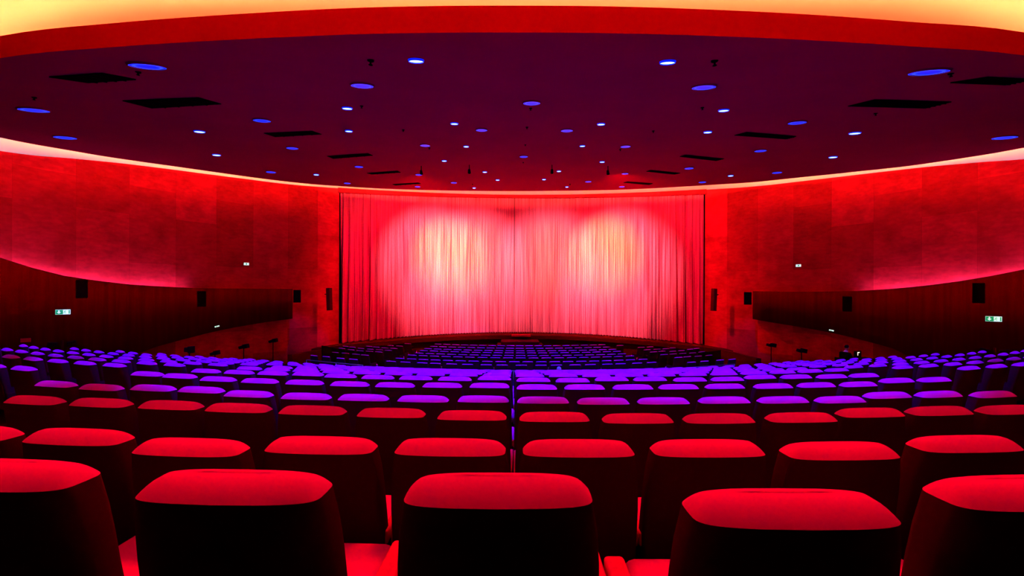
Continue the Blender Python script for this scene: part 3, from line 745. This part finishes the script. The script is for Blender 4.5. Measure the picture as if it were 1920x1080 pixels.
for i, (px, py, wp) in enumerate(SM):
    p = on_canopy(px, py); side, k = row_word(SM, i, '')
    t = place_lamp('downlight', 'small bright blue white round downlight in the canopy, %s nearest on the %s' % (ORD[k], side), 'ceiling light', p, 'small bright downlights in the canopy')
    r = wp / F * p.y / 2 / 1.02
    for me in (me_halo_ring, me_diff):
        o = bpy.data.objects.new('trim_ring' if me is me_halo_ring else 'diffuser', me); COL.objects.link(o); o.parent = t; o.scale = (r, r, 0.6)
    li = bpy.data.lights.new('downlight_beam', 'SPOT'); li.energy = BLUE_W * (1.35 if py < 130 else 1.0 if p.y < 16 else 0.45); li.color = (0.01, 0.025, 1.0); li.spot_size = math.radians(76 if p.y < 17 else 56); li.spot_blend = 0.35; li.shadow_soft_size = 0.1
    lo_ = bpy.data.objects.new('downlight_beam', li); COL.objects.link(lo_); lo_.location = p - Vector((0, 0, 0.1)); lo_.rotation_euler = (0, 0, 0)
for i, (px, py, wp) in enumerate(LG):
    p = on_canopy(px, py); side, k = row_word(LG, i, '')
    t = place_lamp('recessed_light', 'wide deep blue recessed round light in the canopy, %s nearest on the %s' % (ORD[k], side), 'ceiling light', p, 'wide blue recessed lights in the canopy')
    r = wp / F * p.y / 2 / 1.02 / math.sqrt(1 + 0.35 * (p.x / p.y) ** 2)
    if p.y < 16:
        li = bpy.data.lights.new('recessed_beam', 'SPOT'); li.energy = BLUE_W * (0.4 if abs(p.x) > 9 else 0.7 if abs(p.x) > 6 else 0.35); li.color = (0.01, 0.025, 1.0); li.spot_size = math.radians(66); li.spot_blend = 0.4; li.shadow_soft_size = 0.15
        lo_ = bpy.data.objects.new('recessed_beam', li); COL.objects.link(lo_); lo_.location = p - Vector((0, 0, 0.1))
    for me, nm_ in ((me_trim, 'trim_ring'), (me_dl, 'diffuser'), (me_lr, 'inner_ring')):
        o = bpy.data.objects.new(nm_, me); COL.objects.link(o); o.parent = t; o.scale = (r, r, 0.6)
for i, rx in enumerate((-5.0, -2.5, 0.0, 2.5, 5.0)):  # lamps out of view, added to redden the nearest rows
    p = Vector((rx, 4.4, CZ + 3.95))
    t = thing('added_rear_lamp', 'added unseen red lamp over the nearest seat rows, %s of five' % ('leftmost', 'second from left', 'middle', 'second from right', 'rightmost')[i], 'ceiling light', p, 0, 'added red lamps over the nearest rows')
    bm = bmesh.new(); tube(bm, [(0, 0, 0.6), (0, 0, 0.1)], 0.012, 8); obj('stem', bm, M_black, t)
    bm = bmesh.new(); ring(bm, 0.05, 0.09, 0.12, 0.0, 20); ring(bm, 0.09, 0.085, 0.0, 0.005, 20); obj('lamp_shade', bm, M_black, t)
    li = bpy.data.lights.new('added_rear_beam', 'SPOT'); li.energy = REAR_FILL_W; li.color = (1.0, 0.002, 0.02); li.spot_size = math.radians(50); li.spot_blend = 0.5; li.shadow_soft_size = 0.35
    lo_ = bpy.data.objects.new('added_rear_beam', li); COL.objects.link(lo_); lo_.location = p - Vector((0, 0, 0.03)); lo_.rotation_euler = (math.radians(-36), 0, 0)
VENT = [((92, 143), (192, 136), (255, 148), (165, 154)), ((230, 188), (372, 182), (415, 194), (285, 202)), ((495, 249), (585, 245), (603, 251), (516, 256)), ((613, 292), (690, 287), (699, 291), (625, 297)), ((688, 324), (745, 320), (751, 323), (697, 326.5)), ((736, 345), (784, 342), (789, 344), (742, 347)),
        ((1782, 154), (1852, 143), (1935, 148), (1885, 158)), ((1590, 198), (1640, 186), (1784, 190), (1735, 202)), ((1377, 253), (1400, 247), (1493, 255), (1473, 260)), ((1275, 293), (1285, 290), (1358, 297), (1342, 301)), ((1212, 321), (1220, 318.5), (1276, 324), (1264, 326.5)), ((1169, 342), (1177, 340), (1224, 343.5), (1216, 346))]
for i, q in enumerate(VENT):
    pts = [on_canopy(*a) for a in q]; c = sum(pts, Vector()) / 4
    t = thing('ceiling_vent', 'black rectangular vent panel in the canopy, %s nearest on the %s' % (ORD[i % 6 + 1], 'left' if i < 6 else 'right'), 'vent', c, 0, 'black vent panels in the canopy')
    bm = bmesh.new(); a = [bm.verts.new(p - c + Vector((0, 0, -0.025))) for p in pts]; b = [bm.verts.new(p - c + Vector((0, 0, 0.05))) for p in pts]
    bm.faces.new(a); bm.faces.new(b[::-1])
    for k in range(4): bm.faces.new((a[k], b[k], b[(k + 1) % 4], a[(k + 1) % 4]))
    bmesh.ops.recalc_face_normals(bm, faces=bm.faces)
    obj('panel', bm, M_vent, t)
    for k in range(1, 5):               # slats
        f = k / 5; A = (pts[0] - c).lerp(pts[1] - c, f); B = (pts[3] - c).lerp(pts[2] - c, f)
        bm = bmesh.new(); tube(bm, [A + Vector((0, 0, -0.03)), B + Vector((0, 0, -0.03))], 0.012, 4); obj('slat', bm, M_black, t)
SP = [(695, 112, 1.3), (1340, 113, 1.3), (678, 198, 1), (756, 243, 1), (988, 238, 1), (995, 202, 1), (1225, 245, 1), (1317, 201, 1), (805, 277, 1), (1163, 280, 1), (985, 271, .8), (981, 304, .8), (886, 345, 1), (1069, 345, 1), (259, 134, 1), (1783, 137, 1), (64, 182, 1), (1642, 212, 1)]
for i, (px, py, s) in enumerate(SP):
    p = on_canopy(px, py)
    side, k = row_word(SP, i, '')
    t = thing('sprinkler_head', 'tiny dark sprinkler head under the canopy, %s nearest on the %s' % (ORD[k], side), 'sprinkler', p, 0, 'tiny dark sprinkler heads')
    bm = bmesh.new(); tube(bm, [(0, 0, 0.01), (0, 0, -0.02)], 0.045 * s, 12); obj('escutcheon', bm, M_black, t)
    bm = bmesh.new(); tube(bm, [(0, 0, -0.02), (0, 0, -0.07 * s)], [0.012, 0.02], 8); disc(bm, (0, 0, -0.07 * s), 0.03 * s, n=10); obj('nozzle', bm, M_black, t)
# stage spotlights under the canopy
TG = [(790, 311, 815, 495, 'far left', 1.0), (880, 309, 890, 495, 'inner left', 1.0), (1035, 309, 1030, 495, 'inner right', 1.0), (1140, 311, 1160, 505, 'far right', 1.0)]
def spot(loc, tgt, watt, col, size, blend):
    li = bpy.data.lights.new('stage_beam', 'SPOT'); li.energy = watt; li.color = col; li.spot_size = math.radians(size); li.spot_blend = blend; li.shadow_soft_size = 0.06
    o = bpy.data.objects.new('stage_beam', li); COL.objects.link(o); o.location = loc
    o.rotation_euler = (Vector(tgt) - Vector(loc)).to_track_quat('-Z', 'Y').to_euler()
for px, py, tx, ty, wd, e in TG:
    p = on_canopy(px, py); tgt = P(tx, ty, 29.5)
    t = thing('stage_spotlight', 'small black stage spotlight hanging under the canopy, %s of four' % wd, 'spotlight', p, 0, 'stage spotlights under the canopy')
    bm = bmesh.new(); tube(bm, [(0, 0, 0.02), (0, 0, -0.3)], 0.02, 8); obj('bracket', bm, M_black, t)
    dirv = (tgt - p).normalized(); bm = bmesh.new(); tube(bm, [Vector((0, 0, -0.34)) - dirv * 0.12, Vector((0, 0, -0.34)) + dirv * 0.1], [0.06, 0.075], 12); obj('lamp_head', bm, M_black, t)
    src = p + Vector((0, 0, -0.34)) + dirv * 0.28
    spot(src, tgt, SPOT_W * e, (1.0, 0.95, 0.62), 56, 0.75)
    if wd.startswith('inner'): spot(src + Vector((0, 0, -0.02)), P(tx, 480, 29.5), SPOT_W * 0.8, (1.0, 0.9, 0.02), 40, 1.0)
    if wd in ('far left', 'far right'): spot(src + Vector((0, 0, -0.02)), P(tx + (25 if tx < 900 else -25), 480, 29.5), SPOT_W * 2.1, (1.0, 0.95, 0.0), 40, 1.0)
    if wd.startswith('far'): spot(src + Vector((0, 0, -0.03)), P(tx + (30 if tx < 960 else -30), 575, 29.0), SPOT_W * 0.6, (1.0, 0.8, 0.7), 44, 0.9)
    if wd.startswith('far'): spot(src + Vector((0, 0, -0.04)), P(960 + (tx - 960) * 1.2, 500, 28), FLOOD_W, (1.0, 0.0, 0.05), 96, 0.8)

# ------------------------------------------------------------------ things on the side walls
def wing_point(side, px, inset_=0.0):
    path = wingL[0] if side < 0 else wingR[0]
    u = (px - VX) / F
    best = None
    for a, b in zip(path[:-10], path[1:-9]):
        fa, fb = a[0] - u * a[1], b[0] - u * b[1]
        if fa * fb <= 0:
            s = fa / (fa - fb) if fa != fb else 0; y = a[1] + (b[1] - a[1]) * s
            ang = math.atan2(b[1] - a[1], b[0] - a[0]); return y, ang
    y = path[-10][1]; return y, math.atan2(path[-10][1] - path[-11][1], path[-10][0] - path[-11][0])
def speaker(px0, py0, px1, py1, d, rz, label, lean=0.12):
    cx, cy = (px0 + px1) / 2, (py0 + py1) / 2; p = P(cx, cy, d); hh = (py1 - py0) / F * d; ww = (px1 - px0) / F * d * 0.78
    t = thing('wall_speaker', label, 'loudspeaker', p, rz, 'black loudspeakers on the side walls')
    rot = Matrix.Rotation(-lean, 3, 'X')
    bm = bmesh.new()
    vs = box(bm, (0, 0, 0), (ww, ww * 0.8, hh), 0.02, 2, rot)
    obj('cabinet', bm, M_black, t)
    bm = bmesh.new(); box(bm, (0, -ww * 0.41, 0), (ww * 0.9, 0.02, hh * 0.94), 0.005, 1, rot); obj('grille', bm, M_vent, t)
    bm = bmesh.new(); box(bm, (0, ww * 0.5, hh * 0.1), (0.06, ww * 0.6, 0.06)); box(bm, (0, ww * 0.8, hh * 0.1), (0.16, 0.03, 0.22)); obj('wall_bracket', bm, M_black, t)
y, a = wing_point(-1, 152); speaker(144, 525, 163, 559, y - 0.55, 0.9, 'largest black loudspeaker on the left wing wall, above the exit sign')
y, a = wing_point(-1, 378); speaker(370, 546, 386, 575, y - 0.5, 0.8, 'small black loudspeaker on the left wing wall, towards the stage')
speaker(549, 544, 565, 567, 22.6, 0.5, 'black loudspeaker at the front end of the left wing wall')
y, a = wing_point(1, 1835); speaker(1825, 531, 1845, 568, y - 0.55, -0.9, 'largest black loudspeaker on the right wing wall, above the exit sign')
y, a = wing_point(1, 1590); speaker(1580, 556, 1597, 584, y - 0.5, -0.8, 'small black loudspeaker on the right wing wall, towards the stage')
speaker(1394, 548, 1410, 571, 22.4, -0.5, 'black loudspeaker at the front end of the right wing wall')
for px0, py0, px1, py1, d, rz, wd in ((613, 540, 622, 582, 24.4, 1.1, 'left'), (1334, 541, 1343, 583, 24.2, -1.1, 'right')):
    t = thing('column_speaker', 'slim dark column loudspeaker on the red wall just %s of the curtain' % wd, 'loudspeaker', P((px0 + px1) / 2, (py0 + py1) / 2, d), rz, 'slim loudspeakers beside the curtain')
    hh = (py1 - py0) / F * d
    bm = bmesh.new(); box(bm, (0, 0, 0), (0.22, 0.30, hh), 0.02, 2, Matrix.Rotation(-0.05, 3, 'X')); obj('cabinet', bm, M_stage, t)
    bm = bmesh.new(); box(bm, (0, 0.25, 0.3), (0.06, 0.3, 0.06)); obj('wall_bracket', bm, M_black, t)
def exit_sign(px, py, w_, h_, d, rz, label, arrow=True):
    p = P(px, py, d); W_ = w_ / F * d / max(0.4, math.cos(rz * 0.6)); H_ = h_ / F * d
    t = thing('exit_sign', label, 'exit sign', p, rz)
    bm = bmesh.new(); box(bm, (0, 0.05, 0), (W_ * 1.06, 0.09, H_ * 1.12), 0.01, 1); obj('housing', bm, M_black, t)
    bm = bmesh.new(); box(bm, (0, -0.002, 0), (W_, 0.012, H_)); obj('light_panel', bm, M_white, t)
    # green field with a white down arrow, and a green running figure through a doorway
    bm = bmesh.new(); box(bm, (-W_ * 0.24, -0.012, 0), (W_ * 0.50, 0.008, H_ * 0.92))
    obj('green_field', bm, M_green, t)
    bm = bmesh.new(); box(bm, (W_ * 0.42, -0.012, 0), (W_ * 0.08, 0.008, H_ * 0.8)); obj('doorway_symbol', bm, M_green, t)
    bm = bmesh.new()
    box(bm, (-W_ * 0.26, -0.020, H_ * 0.12), (W_ * 0.09, 0.006, H_ * 0.42))
    v = [bm.verts.new(c) for c in ((-W_ * 0.40, -0.022, H_ * 0.0), (-W_ * 0.12, -0.022, H_ * 0.0), (-W_ * 0.26, -0.022, -H_ * 0.32))]; bm.faces.new(v)
    obj('arrow_symbol', bm, M_white, t)
    bm = bmesh.new(); s = H_
    bmesh.ops.create_uvsphere(bm, u_segments=8, v_segments=6, radius=s * 0.07, matrix=Matrix.Translation((W_ * 0.16, -0.015, s * 0.29)))
    for a, b in (((0.15, 0.2), (0.11, -0.02)), ((0.11, -0.02), (0.19, -0.14)), ((0.19, -0.14), (0.16, -0.32)), ((0.11, -0.02), (0.05, -0.18)), ((0.05, -0.18), (-0.03, -0.22)), ((0.15, 0.17), (0.24, 0.06)), ((0.15, 0.17), (0.05, 0.08))):
        tube(bm, [(W_ * a[0], -0.015, s * a[1]), (W_ * b[0], -0.015, s * b[1])], s * 0.045, 6)
    obj('running_figure_symbol', bm, M_green, t)
y, a = wing_point(-1, 118); exit_sign(118, 585, 17, 9, y - 0.3, 0.75, 'green and white lit exit sign on the left wing wall below the loudspeaker')
y, a = wing_point(1, 1863); exit_sign(1863, 598, 18, 9.5, y - 0.3, -0.75, 'green and white lit exit sign on the right wing wall below the loudspeaker')
def glow_box(px, py, w_, h_, d, rz, label, name='emergency_light', cat='emergency light', tiltx=0.0):
    t = thing(name, label, cat, P(px, py, d), rz); t.rotation_euler = (tiltx, 0, rz)
    W_, H_ = w_ / F * d, h_ / F * d
    bm = bmesh.new(); box(bm, (0, 0.05, 0), (W_ * 1.1, 0.09, H_ * 1.15), 0.01, 1); obj('housing', bm, M_black, t)
    bm = bmesh.new(); box(bm, (0, -0.004, 0), (W_, 0.012, H_)); obj('light_panel', bm, M_white, t)
    bm = bmesh.new(); box(bm, (0, -0.012, 0), (W_ * 0.28, 0.006, H_ * 0.6)); obj('pictogram', bm, M_green, t)
glow_box(462, 495, 8, 4.5, 22.3, 0.6, 'tiny white lit sign on the bare red wall left of the curtain')
glow_box(1497, 498, 8, 4.5, 22.1, -0.6, 'tiny white lit sign on the bare red wall right of the curtain')
def under_sign(px, py, sl, d, rz, label):
    t = thing('exit_sign', label, 'exit sign', P(px, py, d), rz); t.rotation_euler = (0, sl, rz)
    bm = bmesh.new(); box(bm, (0, 0.04, 0), (0.27, 0.06, 0.08), 0.008, 1); obj('housing', bm, M_black, t)
    bm = bmesh.new(); box(bm, (0, 0, 0), (0.24, 0.012, 0.06)); obj('light_panel', bm, M_white, t)
    bm = bmesh.new(); box(bm, (-0.03, -0.01, 0), (0.05, 0.006, 0.04)); obj('pictogram', bm, M_green, t)
under_sign(407, 612, -0.25, wing_point(-1, 407)[0] - 0.15, 0.0, 'white lit exit sign seen edge on under the left wing')
under_sign(1559, 619.5, 0.2, wing_point(1, 1559)[0] - 0.15, 0.0, 'white lit exit sign seen edge on under the right wing')
y, a = wing_point(-1, 48)
t = thing('wall_placard', 'small red placard low on the left wing wall', 'placard', P(48, 638, y - 0.12), 0.85)
bm = bmesh.new(); box(bm, (0, 0, 0), (0.26, 0.02, 0.15), 0.005, 1); obj('plate', bm, M_stagetop, t); bm = bmesh.new(); box(bm, (0, 0.02, 0), (0.29, 0.02, 0.18), 0.005, 1); obj('frame', bm, M_black, t)

# pole mounted lamps below the wings
def pole_lamp(px, py, w_, h_, d, foot, label, slope):
    p = P(px, py, d); t = thing('pole_lamp', label, 'lamp', (p.x, p.y, CZ - foot), 0, 'dark lamps on poles below the wings')
    H = p.z - (CZ - foot); W_, HH = w_ / F * d, h_ / F * d
    bm = bmesh.new(); tube(bm, [(0, 0, 0), (0, 0, H)], 0.022, 8); obj('pole', bm, M_black, t)
    bm = bmesh.new(); box(bm, (0, 0, 0.015), (0.3, 0.3, 0.03), 0.01, 1); obj('foot_plate', bm, M_black, t)
    bm = bmesh.new(); box(bm, (W_ * 0.24, 0, H + HH * 0.1), (W_ * 0.5, 0.22, HH * 0.9), 0.02, 2, Matrix.Rotation(slope * 0.5, 3, 'Y'))
    box(bm, (-W_ * 0.24, 0, H - HH * 0.12 if slope < 0 else H + HH * 0.1), (W_ * 0.45, 0.2, HH * 0.6), 0.02, 2, Matrix.Rotation(slope, 3, 'Y')); obj('lamp_head', bm, M_black, t)
pole_lamp(512, 639, 15, 8, 20.5, 4.5, 'dark twin lamp on a tall pole under the left wing, nearest the curtain', -0.35)
pole_lamp(457, 650, 17, 9, 19.3, 4.4, 'dark twin lamp on a pole under the left wing, second from the curtain', -0.35)
pole_lamp(403, 662, 15, 9, 18.2, 4.3, 'dark lamp just above the left seats, third from the curtain', -0.35)
pole_lamp(355, 657, 15, 14, 17.0, 4.2, 'boxy dark lamp just above the left seats, farthest from the curtain', 0.0)
pole_lamp(1446, 648, 16, 8, 20.3, 4.5, 'dark twin lamp on a tall pole under the right wing, nearest the curtain', 0.35)
pole_lamp(1503, 658.5, 17, 9, 19.3, 4.4, 'dark twin lamp on a pole under the right wing, second from the curtain', 0.35)
for px, py, side, rz, wd in ((117, 646, -1, 0.8, 'left'), (1865, 660, 1, -0.8, 'right')):
    y, a = wing_point(side, px); p = P(px, py, y - 0.35)
    t = thing('twin_wall_lamp', 'pair of dark lamps on a bracket low on the %s wing wall' % wd, 'lamp', p, rz)
    bm = bmesh.new(); tube(bm, [(0, 0.2, 0), (0, 0, 0)], 0.02); tube(bm, [(0, 0, -0.22), (0, 0, 0.16)], 0.035); obj('bracket', bm, M_stage, t)
    for s in (-1, 1):
        bm = bmesh.new(); box(bm, (s * 0.26, 0, 0.02), (0.27, 0.2, 0.2), 0.03, 2, Matrix.Rotation(-0.2 * s, 3, 'Y')); obj('lamp_head', bm, M_black, t)

# ------------------------------------------------------------------ people
def skin_body(name, joints, edges, m, parent=None, sub=2):
    me = bpy.data.meshes.new(name); me.from_pydata([j[0] for j in joints], edges, [])
    me.materials.append(m); o = bpy.data.objects.new(name, me); COL.objects.link(o)
    if parent: o.parent = parent
    mod = o.modifiers.new('skin', 'SKIN'); mod.use_smooth_shade = True
    sv = me.skin_vertices[0].data if me.skin_vertices else None
    if sv is None:
        me.attributes  # older files
    for i, j in enumerate(joints):
        r = j[1]; sv[i].radius = r if isinstance(r, tuple) else (r, r)
    sv[0].use_root = True
    s = o.modifiers.new('sub', 'SUBSURF'); s.levels = sub; s.render_levels = sub
    return o
def seated_person(loc, rz, label, lean, with_collar, hair_m, cloth, armfwd=True, scale=1.0):
    t = thing('person', label, 'person', loc, rz); t.scale = (scale,) * 3
    # local frame: faces +Y, seat height 0.45
    L_ = lean
    J = [((0, 0, 0.55), (0.16, 0.12)), ((0, 0.02 + L_ * 0.25, 0.78), (0.15, 0.11)), ((0, 0.04 + L_ * 0.5, 1.0), (0.17, 0.11)), ((0, 0.05 + L_ * 0.6, 1.10), (0.07, 0.065)),
         ((0, 0.07 + L_ * 0.7, 1.17), (0.052, 0.055)), ((0, 0.09 + L_ * 0.8, 1.24), (0.07, 0.085)), ((0, 0.09 + L_ * 0.85, 1.33), (0.072, 0.09)), ((0, 0.08 + L_ * 0.85, 1.38), (0.05, 0.06))]
    E = [(i, i + 1) for i in range(7)]
    def limb(start, pts):
        prev = start
        for c, r in pts:
            J.append((c, r)); E.append((prev, len(J) - 1)); prev = len(J) - 1
        return prev
    ay = L_ * 0.5
    for s in (-1, 1):
        e = limb(2, [((s * 0.19, 0.03 + ay, 1.02), 0.06), ((s * 0.25, 0.08 + ay, 0.78), 0.045), ((s * 0.20, 0.33 + ay, 0.74), 0.035), ((s * 0.16, 0.40 + ay, 0.75), (0.035, 0.018))])
        for k in range(5):
            fx = s * (0.16 + (k - 2) * 0.018) * 1.0; ln = (0.07, 0.085, 0.09, 0.085, 0.06)[k]
            if k == 0: limb(e, [((s * 0.125, 0.41 + ay, 0.75), 0.009), ((s * 0.11, 0.44 + ay, 0.745), 0.008)])
            else: limb(e, [((fx, 0.43 + ay, 0.752), 0.009), ((fx, 0.43 + ln * 0.6 + ay, 0.745), 0.008), ((fx, 0.43 + ln + ay, 0.73), 0.007)])
        limb(0, [((s * 0.10, 0.08, 0.53), 0.09), ((s * 0.12, 0.45, 0.52), 0.062), ((s * 0.12, 0.47, 0.28), 0.05), ((s * 0.12, 0.46, 0.08), 0.038), ((s * 0.12, 0.58, 0.04), (0.04, 0.03))])
    body = skin_body('body', J, E, M_skin, t)
    # clothing as shells following the body
    hz = L_ * 0.85
    JC = [((0, 0, 0.53), (0.185, 0.15)), ((0, 0.02 + L_ * 0.25, 0.78), (0.18, 0.14)), ((0, 0.04 + L_ * 0.5, 1.0), (0.2, 0.135)), ((0, 0.05 + L_ * 0.56, 1.08), (0.10, 0.085))]
    EC = [(0, 1), (1, 2), (2, 3)]
    for s in (-1, 1):
        k = len(JC); JC += [((s * 0.20, 0.03 + ay, 1.02), 0.078), ((s * 0.26, 0.08 + ay, 0.78), 0.062), ((s * 0.205, 0.31 + ay, 0.74), 0.046)]; EC += [(2, k), (k, k + 1), (k + 1, k + 2)]
    skin_body('jacket', JC, EC, cloth, t)
    JT = [((0, 0, 0.53), (0.17, 0.13))]; ET = []
    for s in (-1, 1):
        k = len(JT); JT += [((s * 0.11, 0.10, 0.53), 0.105), ((s * 0.13, 0.46, 0.52), 0.078), ((s * 0.13, 0.47, 0.28), 0.066), ((s * 0.13, 0.465, 0.10), 0.056)]; ET += [(0, k), (k, k + 1), (k + 1, k + 2), (k + 2, k + 3)]
    skin_body('trousers', JT, ET, cloth, t)
    # hair cap, face features
    bm = bmesh.new(); bmesh.ops.create_icosphere(bm, subdivisions=3, radius=1.0)
    bmesh.ops.scale(bm, vec=(0.088, 0.108, 0.10), verts=bm.verts)
    kill = [v for v in bm.verts if v.co.y > 0.035 and v.co.z < 0.035 or v.co.z < -0.06]
    bmesh.ops.delete(bm, geom=kill, context='VERTS'); bmesh.ops.translate(bm, vec=(0, 0.075 + hz, 1.325), verts=bm.verts)
    h = obj('hair', bm, hair_m, t, smooth=True)
    bm = bmesh.new()
    tube(bm, [(0, 0.165 + hz, 1.33), (0, 0.192 + hz, 1.285), (0, 0.165 + hz, 1.275)], [0.009, 0.014, 0.01], 8)
    for s in (-1, 1): bmesh.ops.create_uvsphere(bm, u_segments=10, v_segments=6, radius=1.0, matrix=Matrix.Translation((s * 0.08, 0.08 + hz, 1.30)) @ Matrix.Diagonal((0.012, 0.022, 0.034, 1)))
    obj('nose_and_ears', bm, M_skin, t, smooth=True)
    bm = bmesh.new()
    for s in (-1, 1): bmesh.ops.create_uvsphere(bm, u_segments=8, v_segments=6, radius=0.011, matrix=Matrix.Translation((s * 0.032, 0.157 + hz, 1.325)))
    box(bm, (0, 0.165 + hz, 1.245), (0.045, 0.012, 0.008), 0.003, 1); obj('eyes_and_mouth', bm, M_hair, t)
    if with_collar:
        bm = bmesh.new(); n = 16
        a = [bm.verts.new((0.075 * math.cos(2 * math.pi * k / n), 0.06 + L_ * 0.62 + 0.075 * math.sin(2 * math.pi * k / n), 1.10)) for k in range(n)]
        b = [bm.verts.new((0.068 * math.cos(2 * math.pi * k / n), 0.065 + L_ * 0.66 + 0.07 * math.sin(2 * math.pi * k / n), 1.155)) for k in range(n)]
        for k in range(n): bm.faces.new((a[k], a[(k + 1) % n], b[(k + 1) % n], b[k]))
        tag(obj('collar', bm, M_shirt, t, smooth=True), 'pale shirt collar')
    return t
# operator under the right wing, facing right
hp = P(1585, 651, 18.4)
base = Vector((hp.x - 0.08, hp.y, hp.z - 1.31))
seated_person(base, math.radians(-80), 'person in black jacket and pale collar seated at a screen under right wing', 0.12, True, M_hair, M_jacket)
t = thing('chair', 'dark chair under the person seated at the right wing', 'chair', base + Vector((-0.02, 0, 0)), math.radians(-80))
bm = bmesh.new(); box(bm, (0, 0.08, 0.41), (0.45, 0.45, 0.06), 0.02, 2); obj('seat', bm, M_black, t)
bm = bmesh.new(); box(bm, (0, -0.22, 0.66), (0.42, 0.05, 0.36), 0.02, 2); obj('backrest', bm, M_black, t)
for sx in (-1, 1):
    for sy in (-1, 1):
        bm = bmesh.new(); tube(bm, [(sx * 0.19, 0.08 + sy * 0.19, 0.39), (sx * 0.21, 0.08 + sy * 0.21, 0)], 0.013); obj('leg', bm, M_black, t)
dk = P(1606, 672, 18.4)
t = thing('desk', 'dark control desk in front of the seated person', 'desk', (dk.x, dk.y, base.z))
H = dk.z - base.z
bm = bmesh.new(); box(bm, (0.1, 0, H), (1.1, 0.6, 0.05), 0.01, 1); obj('desk_top', bm, M_black, t)
bm = bmesh.new(); box(bm, (-1.05, 0.1, H + 0.02), (0.75, 0.3, 0.10), 0.03, 2, Matrix.Rotation(0.2, 3, 'Y')); 
bm.free()
for sx in (-0.4, 0.6):
    for sy in (-0.25, 0.25):
        bm = bmesh.new(); box(bm, (sx, sy, H / 2), (0.04, 0.04, H)); obj('leg', bm, M_black, t)
t = thing('monitor', 'black monitor with a small bright corner shape on its screen', 'monitor', P(1608, 671, 18.2), math.radians(15))
bm = bmesh.new(); box(bm, (0, 0, 0.17), (0.42, 0.05, 0.30), 0.01, 1); obj('screen_case', bm, M_black, t)
bm = bmesh.new(); box(bm, (-0.03, -0.03, 0.19), (0.035, 0.006, 0.15)); box(bm, (0.02, -0.03, 0.25), (0.12, 0.006, 0.035)); tag(obj('lit_screen_area', bm, M_screen, t), 'bright warm white corner shape')
bm = bmesh.new(); box(bm, (0, 0.02, 0.01), (0.2, 0.16, 0.02)); obj('stand', bm, M_black, t)
# person in the last row before the cross aisle: only the head shows
hp = P(1048, 692.6, 15.5)
seated_person(Vector((hp.x, hp.y - 0.09, hp.z - 1.31)), 0.0, 'person with blue lit bare head seated beyond the rear seats, seen from behind', 0.0, False, M_skin, M_jacket)
